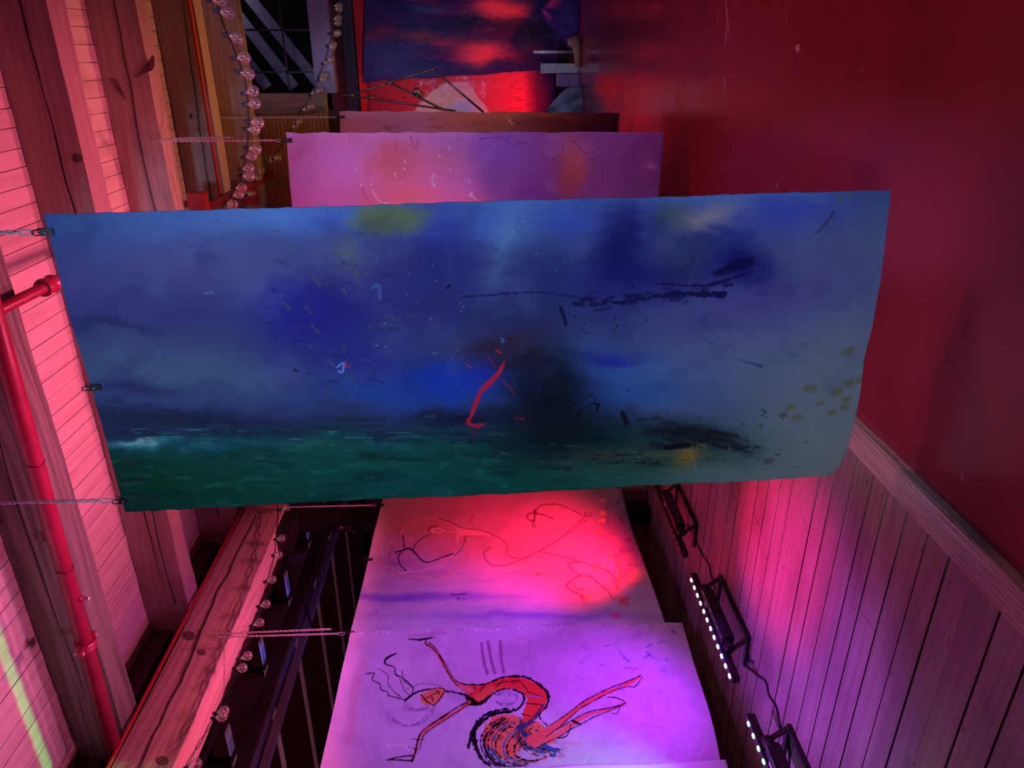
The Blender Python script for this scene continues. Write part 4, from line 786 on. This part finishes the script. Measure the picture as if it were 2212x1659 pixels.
# on the blue canvas
def bpt(px, py): return Vector(plane_hit([px], [py], pR, nb)[0])
q = bpt(100, 501); clip(q, (-nb[0], -nb[1]), 'black clip at the right top corner of the blue canvas'); chain(hook_top(q, ZR+.02), q+Vector((0, 0, .03)), 'silver chain holding the blue canvas by its corner away from the dancer painting', .02)
q = bpt(205, 836); clip(q, (-nb[0], -nb[1]), 'black clip without a chain midway along the top of the blue canvas')
q = bpt(268, 1080); clip(q, (-nb[0], -nb[1]), 'black clip at the blue canvas corner nearest the side timber'); chain(hook_top(q, ZR+.02), q+Vector((0, 0, .03)), 'silver chain holding the blue canvas corner, crossing the red pipe', .02)
q = on_y(622, 303, yp.y); clip(q, (0, -1), 'black clip on the top corner of the pink canvas', 1.3); chain(hook_top(q, ZR), q+Vector((0, 0, .04)), 'doubled thin chain holding the pink canvas', .02, double=.62)
q = on_y(738, 253, yb.y); clip(q, (0, -1), 'black clip on the top of the mauve and brown canvas', 1.3); chain(hook_top(q, ZS), q+Vector((0, 0, .04)), 'thin chain holding the mauve and brown canvas', .02)
q = on_x(822, 1091, XC); clip(q, (1, 0), 'black clip on the red-lit figure canvas beside the black post', 1.3); t_ = on_x(618, 1097, XC); chain((q.x, q.y, 3.74), q+Vector((0, 0, .04)), 'thin chain hanging in front of the black post', .02)
q = on_x(797, 1209, XC); clip(q, (1, 0), 'black clip halfway along the top of the red-lit figure canvas', 1.3)
q = on_x(760, 1368, XC); clip(q, (1, 0), 'black clip where the two figure canvases meet', 1.3); e = chain((q.x, q.y, 3.82), q+Vector((0, 0, .04)), 'doubled chain hanging from the side timber face to the meeting figure canvases', .02, double=.93)

# ------------------------------------------------------------------ pipes
pp = empty('sprinkler_pipe', (-2.2, 3.5, 4.24), 'thick red sprinkler pipe running beside the grey rafter', 'pipe')
def pxp(py, Y=3.5): return on_y(np.interp(py, [640, 960, 1390, 1625], [-20, 62, 185, 245]), py, Y)
P0 = on_y(-50, 560, 3.5); PA = on_y(72, 985, 3.5); PB = on_y(246, 1612, 3.5)
d_ = (PB-PA); P0 = PA-d_*1.6
MB().tube([P0, PB], .044, 24).build('tube', M['pipe'], pp, True)
def along(t): return PA+d_*t
tc_ = (1390-985)/(1612-985); tc_ = .60
m = MB(); c = along(tc_); u = d_.normalized(); m.lathe(c-u*.03, u, [(0, .046), (.002, .058), (.012, .063), (.03, .057), (.048, .063), (.058, .058), (.06, .046)], 24)
cp = m.build('coupling', M['pipe'], pp, False)
for s_ in (-1, 1): MB().bar(c+Vector((0, s_*.075, -.01))-u*.025, c+Vector((0, s_*.075, -.01))+u*.025, .035, .03).build('coupling_lug', M['pipe'], cp, bevel=.005); MB().tube([c+Vector((0, s_*.08, -.03)), c+Vector((0, s_*.08, .03))], .008, 6).build('bolt', M['chrome'], cp)
c = along(.44); sp = MB().lathe(c+Vector((0, 0, -.035)), (0, 0, -1), [(0, .02), (.02, .02), (.02, .012), (.03, .012)], 12).build('sprinkler_head', M['pipe'], pp, True)
MB().lathe(c+Vector((0, 0, -.062)), (0, 0, -1), [(0, .009), (.012, .009), (.012, .004), (.03, .004), (.03, .014), (.033, .014)], 12).build('deflector', M['chrome'], sp, True)
for x_ in (-1, 1): MB().tube([c+Vector((x_*.008, 0, -.07)), c+Vector((x_*.013, 0, -.082)), c+Vector((x_*.006, 0, -.094))], .002, 5).build('frame_arm', M['chrome'], sp, True)
for t_ in (.02, .34, .93):
    c = along(t_); MB().tube([c+Vector((0, .046*cos(a), .046*sin(a)))+u*.004*sin(a*2) for a in [k*pi/8 for k in range(16)]], .0018, 5, True).build('wire_tie', M['blackmetal'], pp, True)
m = MB(); pts = [along(-.6+.07*k)+Vector((0, .03+.012*sin(k*1.7), .05)) for k in range(24)]; m.tube(pts, .004, 6)
tag(m.build('thin_cable', M['socket'], smooth=True), 'thin blue-grey cable following the thick red sprinkler pipe', 'cable')
# branch running down the hall
p2 = empty('branch_pipe', (-1.6, 5.5, 4.1), 'red branch pipe running away down the hall under the rafters', 'pipe')
Q0 = on_z(0, 668, 4.12); Q1 = on_z(588, 379, 4.12); dd = (Q1-Q0)
MB().tube([Q0-dd*.5, Q1], .03, 18).build('tube', M['pipe'], p2, True)
c = Q0+dd*.085; u2 = dd.normalized()
cc = MB().lathe(c-u2*.06, u2, [(0, .034), (.003, .048), (.02, .052), (.04, .044), (.08, .044), (.10, .052), (.117, .048), (.12, .034)], 20).build('coupling', M['pipe'], p2)
MB().bar(c+Vector((-.02, 0, .03)), c+Vector((-.02, 0, .065)), .05, .05).build('hanger', M['pipe'], p2)
MB().lathe(Q1, u2, [(-.02, .032), (.0, .042), (.10, .042), (.13, .025), (.15, .012), (.24, .004)], 14).build('end_cap', M['pipered'], p2, True)
cb = on_z(428, 442, 4.1); MB().box(cb.x-.14, cb.x+.10, cb.y-.05, cb.y+.07, 4.03, 4.17).build('bracket', M['pipered'], p2, bevel=.01)
jb = on_y(541, 424, 8.50); o = MB().box(jb.x-.09, jb.x+.09, 8.40, 8.515, jb.z-.09, jb.z+.07).build('junction_box', M['pipered'], bevel=.02); tag(o, 'small dark red box on the last rafter near the pipe end', 'box')
# conduit under rafter 4
m = MB(); yy = 7.30; m.tube([(-4.15+k*.5, yy-.022, ZR+.03) for k in range(18)], .018, 10); tag(m.build('rafter_conduit', M['pipered'], smooth=True), 'red conduit running along the side of the cracked rafter', 'pipe')
m = MB(); m.tube([(-4.15+k*.2, 4.835+.008*sin(k), ZR+.09+.02*sin(k*.7)) for k in range(12)], .005, 6); tag(m.build('black_cable', M['cord'], smooth=True), 'loose black cable stapled along a rafter beside the side timber', 'cable')
m = MB(); m.tube([(-4.13+k*.2, 6.055+.01*sin(k), ZR+.12+.03*sin(k*1.1)) for k in range(14)], .005, 6); tag(m.build('black_cable', M['cord'], smooth=True), 'loose black cable on the rafter behind the blue canvas top', 'cable')

# ------------------------------------------------------------------ string lights
BR = .036
def bulb_mesh():
    m = MB(); prof = [(0, .010), (.012, .011), (.024, .017)]+[(.024+BR*.9-BR*cos(a), BR*sin(a)) for a in [k*pi/12 for k in range(5, 12)]]+[(.024+BR*1.9, .001)]
    prof = [(0, .010), (.010, .0115), (.020, .018)]+[(.056-BR*cos(a)*1.0, BR*sin(a)) for a in [.75+k*(pi-.75)/11 for k in range(0, 11)]]+[(.056+BR, .0008)]
    m.lathe((0, 0, 0), (0, 0, -1), prof, 20); o = m.build('bulb', M['glass'], None, True)
    f = MB(); f.tube([(-.008, 0, -.01), (-.010, 0, -.05), (-.004, 0, -.062), (.004, 0, -.05), (.010, 0, -.062), (.008, 0, -.01)], .0011, 4)
    f.lathe((0, 0, 0), (0, 0, -1), [(0, .005), (.018, .0035), (.024, .001)], 8)
    fo = f.build('filament', M['filament'], None, True)
    s = MB(); s.lathe((0, 0, .036), (0, 0, -1), [(0, .010), (.008, .014), (.034, .014), (.040, .012)], 12); so = s.build('socket', M['socket'], None, True)
    return o.data, fo.data, so.data, (o, fo, so)
BM, FM, SM, tmp = bulb_mesh()
for o in tmp: bpy.data.objects.remove(o)
def string_light(cord, bulbs, label, name='string_light', scale=1.0, twist=True):
    """cord: list of points; bulbs: (cord point, centre of globe)"""
    e = empty(name, cord[0], label, 'string light', 'festoon string lights')
    P = [Vector(c) for c in cord]; pts = []
    n = len(P)
    for i in range(n-1):
        p0, p1, p2, p3 = P[max(i-1, 0)], P[i], P[i+1], P[min(i+2, n-1)]
        for t in (0, .2, .4, .6, .8): pts.append(.5*((2*p1)+(p2-p0)*t+(2*p0-5*p1+4*p2-p3)*t*t+(3*p1-p0-3*p2+p3)*t**3))
    pts.append(P[-1])
    for ph in ((0, pi) if twist else (0,)):
        q = [p+Vector((.006*cos(k*.9+ph), .006*sin(k*.9+ph), .006*sin(k*.9+ph+1))) for k, p in enumerate(pts)]
        MB().tube(q, .0032, 5).build('cord', M['cord'], e, True)
    for c in bulbs:
        g = Vector(c); base = min(pts, key=lambda p: (p-(g+Vector((0, 0, .09*scale)))).length)
        d = g-base
        d = g-base
        d.normalize(); rot = Vector((0, 0, -1)).rotation_difference(d).to_matrix().to_4x4()
        org = g-d*.056*scale
        mw = Matrix.Translation(org) @ rot @ Matrix.Scale(scale, 4)
        inv = Matrix.Translation(-Vector(e.location))
        b = bpy.data.objects.new('bulb', BM); f = bpy.data.objects.new('filament', FM); s = bpy.data.objects.new('socket', SM)
        for o in (b, s): C.objects.link(o); o.parent = e; o.matrix_local = inv @ mw
        C.objects.link(f); f.parent = b
    return e
# nearer string: sweeps from the right down towards the side timber
dz = lambda y: np.interp(y, [-80, 28, 200, 405, 460, 700, 1000, 1100], [4.2, 4.45, 4.8, 5.7, 5.9, 6.4, 6.9, 7.15])
c1 = [(452, -80), (468, 0), (478, 40), (496, 85), (513, 125), (527, 165), (533, 200), (537, 240), (537, 270), (534, 320), (525, 365), (510, 400), (494, 430), (480, 460), (500, 600), (545, 800), (580, 950), (600, 1100)]
b1 = [(478, 0), (494, 28), (514, 82), (529, 124), (538, 160), (547, 196), (551, 223), (559, 265), (551, 279), (554, 322), (544, 336), (538, 363), (540, 381), (523, 405), (517, 420), (504, 441)]
string_light([at(x, y, dz(y)) for x, y in c1], [at(x, y, dz(y)) for x, y in b1], 'nearer string of clear globe bulbs curving down beside the dark window')
# along the side timber
HX = -4.13
c2 = [(600, 1098), (599, 1135), (596, 1165), (592, 1200), (580, 1245), (564, 1300), (548, 1343), (530, 1385), (512, 1425), (494, 1475), (468, 1540), (440, 1590), (408, 1645), (370, 1720)]
b2 = [(620, 1097), (608, 1163), (602, 1199), (588, 1252), (575, 1305), (561, 1345), (535, 1417), (524, 1443), (480, 1548), (484, 1536), (424, 1650)]
string_light([on_x(x, y, HX) for x, y in c2], [on_x(x, y, HX+.02) for x, y in b2], 'string of clear globe bulbs hanging along the side timber', scale=.95)
# far pair
d3 = lambda y: np.interp(y, [-60, 100, 340, 440, 520], [10.2, 9.8, 8.3, 7.8, 7.6])
c3 = [(724, -60), (722, 0), (721, 20), (720, 47), (716, 73), (711, 98), (702, 130), (690, 160), (676, 195), (655, 232), (636, 268), (612, 310), (585, 345), (562, 375), (535, 412), (505, 440), (480, 465)]
b3 = [(733, 12), (732, 20), (731, 38), (730, 49), (726, 73), (730, 71), (721, 96), (718, 102), (709, 132), (715, 128), (702, 163), (698, 171), (681, 198), (691, 196), (663, 234), (673, 230), (639, 269), (647, 262), (589, 343), (601, 341), (565, 368), (559, 383), (536, 417), (545, 418)]
Y3 = lambda y: np.interp(y, [-60, 200, 340, 440, 520], [8.5, 8.5, 8.2, 7.75, 7.55])
string_light([on_y(x, y, Y3(y)) for x, y in c3], [on_y(x, y, Y3(y)-(.05 if k % 2 else 0)) for k, (x, y) in enumerate(b3)], 'farther double string of small globe bulbs running from the dark window to the pipe end', scale=.95)

# ------------------------------------------------------------------ LED bars on the planks
def light_bar(yc, led, label):
    X = -3.58; e = empty('light_bar', (X, yc, PZ), label, 'stage light', 'light bars on the planks'); z = .20
    MB().box(X-.028, X+.022, yc-.51, yc+.51, z-.05, z).build('housing', M['blackmetal'], e, bevel=.006)
    MB().box(X+.005, X+.10, yc-.25, yc+.25, z-.09, z-.012).build('driver_box', M['blackmetal'], e, bevel=.012)
    MB().box(X+.02, X+.045, yc+.12, yc+.17, z-.013, z-.009).build('rating_sticker', M['sticker'], e)
    for s in (-1, 1):
        MB().lathe((X+.05, yc+s*.25, z-.045), (0, s, 0), [(0, .03), (.02, .034), (.05, .034), (.06, .026)], 10).build('tilt_knob', M['blackmetal'], e)
        MB().bar((X+.04, yc+s*.30, z-.045), (X+.14, yc+s*.30, PZ+.012), .03, .012).build('bracket_arm', M['blackmetal'], e)
        MB().bar((X-.08, yc+s*.30, PZ+.012), (X+.15, yc+s*.30, PZ+.012), .03, .016).build('foot', M['blackmetal'], e)
    MB().bar((X+.145, yc-.31, PZ+.014), (X+.145, yc+.31, PZ+.014), .035, .018).build('bracket_rail', M['blackmetal'], e, bevel=.004)
    for k in range(12):
        y = yc-.46+k*.0836; MB().lathe((X-.012, y, z-.002), (-.15, 0, 1), [(0, .016), (.005, .016), (.009, .006)], 12).build('led_lens', led, e, True)
    return e
light_bar(5.09, M['blackmetal'], 'red light bar farthest down the planks, back turned to the camera')
light_bar(3.84, M['led_white'], 'light bar with a row of twelve glowing white violet lenses')
light_bar(2.56, M['led_green'], 'light bar with green glowing lenses at the photo edge')
def cable(pts, label, r=.006):
    P = [on_z(x, y, PZ+.008) for x, y in pts]; m = MB(); out = []
    n = len(P)
    for i in range(n-1):
        p0, p1, p2, p3 = P[max(i-1, 0)], P[i], P[i+1], P[min(i+2, n-1)]
        for t in (0, .25, .5, .75): out.append(.5*((2*p1)+(p2-p0)*t+(2*p0-5*p1+4*p2-p3)*t*t+(3*p1-p0-3*p2+p3)*t**3))
    out.append(P[-1]); m.tube(out, r, 6); tag(m.build('power_cable', M['cord'], smooth=True), label, 'cable')
cable([(1484, 1132), (1502, 1160), (1508, 1180), (1518, 1200), (1531, 1220), (1535, 1240), (1545, 1275)], 'black cable on the planks between the farthest and middle light bars')
cable([(1608, 1438), (1625, 1450), (1640, 1462), (1655, 1475), (1660, 1500), (1675, 1525), (1681, 1550), (1686, 1575), (1700, 1600), (1705, 1635), (1700, 1680)], 'black cable on the planks between the middle and green light bars')
cable([(1612, 1412), (1614, 1425), (1606, 1436), (1620, 1428), (1628, 1432)], 'short loop of black cable at the middle light bar end', .004)

# ------------------------------------------------------------------ things at the far end of the floor
def board(px0, px1, py0, py1, depth_z, name, mat, label, cat, thick=.3):
    b = on_z(px1, (py0+py1)/2, 0); Y = b.y; x0 = on_y(px1, py1, Y).x; x1 = on_y(px1, py0, Y).x; z1 = on_y(px0, (py0+py1)/2, Y).z
    e = empty(name, (b.x, Y, 0), label, cat)
    MB().box(min(x0, x1), max(x0, x1), Y, Y+thick, 0.0, z1).build('body', mat, e, bevel=.008)
    return e, Y, min(x0, x1), max(x0, x1), z1
e, Y_, xa, xb, z1 = board(1172, 1250, 137, 158, 0, 'plinth', M['white'], 'tall pale plinth standing at the far end of the red floor', 'plinth')
MB().box(xa-.004, xb+.004, Y_-.004, Y_+.304, z1-.0, z1+.012).build('top_plate', M['white'], e)
e, Y_, xa, xb, z1 = board(1205, 1253, 160, 187, 0, 'low_plinth', M['lilac'], 'low lilac block beside the tall pale plinth', 'plinth')
MB().box(xa+.01, xb-.01, Y_-.012, Y_, .02, z1*.45).build('drawer', M['lilac'], e); MB().box(xa+.01, xb-.01, Y_-.012, Y_, z1*.5, z1*.95).build('drawer', M['lilac'], e)
b = on_z(1240, 112, 0); t = on_y(1152, 112, b.y)
e = empty('metal_stand', (b.x, b.y, 0), 'pale metal tube stand at the far end of the floor', 'stand')
MB().tube([(b.x, b.y, .02), (b.x, b.y, t.z)], .03, 12).build('pole', M['chrome'], e, True); MB().lathe((b.x, b.y, 0), (0, 0, 1), [(0, .14), (.015, .14), (.025, .04)], 16).build('base', M['blackmetal'], e)
b = on_z(1250, 92, 0)-Vector((0, .4, 0))
m = MB(); q = [on_y(x, y, b.y) for x, y in ((1226, 92), (1240, 88), (1247, 105), (1248, 130), (1247, 145))]; q[-1].z = .04
m.tube(q, [.06, .11, .08, .06, .05], 10); tag(m.build('driftwood', M['drift'], smooth=True), 'orange brown driftwood piece leaning by the metal stand at the far end', 'driftwood')
# heaped cloths
def heap(name, px, py, rx, ry, h, mat, label, seed):
    c = on_z(px, py, 0); rnd = random.Random(seed); m = MB(); n, k = 28, 12; v = []; f = []
    for i in range(k+1):
        for j in range(n):
            a = 2*pi*j/n; r = 1-(i/k)**2; w_ = 1+.12*sin(5*a+seed)+.07*sin(9*a+2*seed+i*.6); z = h*(i/k)*(1+.18*sin(3*a+seed))
            v.append((c.x+rx*r*w_*cos(a), c.y+ry*r*w_*sin(a), max(0, z)))
    for i in range(k):
        for j in range(n): f.append((i*n+j, i*n+(j+1) % n, (i+1)*n+(j+1) % n, (i+1)*n+j))
    f.append(tuple(range(n)))
    m.add(v, f); return tag(m.build(name, mat, smooth=True), label, 'cloth')
heap('cloth_heap', 1256, 236, .36, .3, .5, M['teal'], 'heap of teal and grey cloth at the far end beyond the brown canvas', 2)
heap('cloth_heap', 1248, 20, .55, .35, .55, M['purplecloth'], 'draped dark purple cloth at the far end near the photo edge', 5)
b = on_z(1252, 232, 0); m = MB(); m.lathe((b.x, b.y-.45, 0), (0, 0, 1), [(0, .035), (.14, .035), (.17, .012), (.23, .012)], 12); tag(m.build('green_bottle', M['yellowgreen'], smooth=True), 'small yellow green bottle standing before the teal cloth', 'bottle')

# ------------------------------------------------------------------ folded metal rod frame
fr = empty('rod_frame', on_y(850, 180, 8.8), 'angular frame of thin metal rods hanging in front of the far hangings', 'frame')
R_ = lambda x, y: on_y(x, y, 8.80)
for a, b, r in [((758, 206), (840, 178), .010), ((840, 178), (933, 150), .010), ((936, 150), (1045, 243), .012), ((843, 179), (960, 238), .013), ((760, 207), (985, 240), .011)]:
    MB().tube([R_(*a), R_(*b)], r, 8).build('rod', M['rod'], fr, True)
for x, y in [(760, 206), (840, 179), (934, 150), (803, 211)]: MB().lathe(R_(x, y)+Vector((0, 0, .02)), (0, 0, -1), [(0, .01), (.01, .022), (.03, .022), (.04, .01)], 10).build('joint', M['rod'], fr, True)
MB().tube([R_(760, 206), R_(760, 206)+Vector((0, 0, .14))], .006, 6).build('hook_wire', M['rod'], fr, True)
MB().lathe(R_(893, 194), R_(912, 208)-R_(893, 194), [(0, .02), (.01, .045), (.05, .045), (.06, .03), (.10, .04), (.12, .02)], 12).build('sleeve', M['rod'], fr, True)

# small spot head by the black post
sp = empty('spot_head', on_x(780, 1143, -4.3), 'small black spot lamp fixed between the black post and the red-lit figure canvas', 'lamp')
c = on_x(780, 1143, -4.3); MB().lathe(c+Vector((0, 0, .04)), (.2, -.1, 1), [(0, .02), (.01, .05), (.05, .055), (.06, .05), (.10, .015), (.14, .012), (.15, .03), (.18, .034), (.20, .02)], 14).build('body', M['black'], sp, True)
MB().tube([c, c+Vector((0, .05, -.1)), c+Vector((0, .02, -.5))], .006, 6).build('wire', M['black'], sp, True)
# pale paint splash marks on the red floor
for k, (a, b, wd) in enumerate([((1568, -5), (1572, 60), .012), ((1571, 60), (1566, 100), .008), ((1566, 165), (1564, 206), .007), ((1574, 40), (1575, 78), .006), ((1718, 102), (1728, 106), .02), ((1678, 395), (1679, 408), .01)]):
    p = on_z(*a, .0); q = on_z(*b, .0); m = MB(); n = 10; v = []; rnd = random.Random(k)
    dd = (q-p); sd = Vector((-dd.y, dd.x, 0)).normalized()
    for i in range(n+1):
        w_ = wd*(.2+.8*sin(pi*i/n)**.6)*rnd.uniform(.7, 1.2); c = p+dd*(i/n)
        v += [(c-sd*w_)+Vector((0, 0, .0006)), (c+sd*w_)+Vector((0, 0, .0006)), (c-sd*w_), (c+sd*w_)]
    f = []
    for i in range(n): o_ = i*4; f += [(o_, o_+1, o_+5, o_+4), (o_+2, o_, o_+4, o_+6), (o_+1, o_+3, o_+7, o_+5)]
    m.add(v, f); o = m.build('paint_mark', M['paintmark']); tag(o, ['longest thin pale paint drip on the red floor at the photo edge', 'short drip joining the end of the longest pale drip on the red floor', 'isolated thin pale drip on the red floor, level with the plinths', 'pale drip running beside the longest one at the photo edge', 'small pale smudge on the middle of the red floor', 'tiny pale fleck on the red floor just beyond the blue canvas edge'][k], 'paint mark', 'paint drips on the red floor')
# green laser fan drawn on the roof boards
gl = lamp('SPOT', (-3.5, 3.36, .3), (-3.5, 3.37, ZS), 560, (.02, 1, .2), .002, 24, .3, name='laser_head')
d = gl.data; d.use_nodes = True; N = d.node_tree.nodes; L = d.node_tree.links; em = N['Emission']
tc = N.new('ShaderNodeTexCoord'); sx = N.new('ShaderNodeSeparateXYZ'); L.new(tc.outputs['Normal'], sx.inputs[0])
ab = N.new('ShaderNodeMath'); ab.operation = 'ABSOLUTE'; L.new(sx.outputs['Y'], ab.inputs[0])
mr = N.new('ShaderNodeMapRange'); mr.interpolation_type = 'SMOOTHSTEP'; mr.inputs[1].default_value = .004; mr.inputs[2].default_value = .014; mr.inputs[3].default_value = 1; mr.inputs[4].default_value = 0
L.new(ab.outputs[0], mr.inputs[0]); L.new(mr.outputs[0], em.inputs['Strength'])
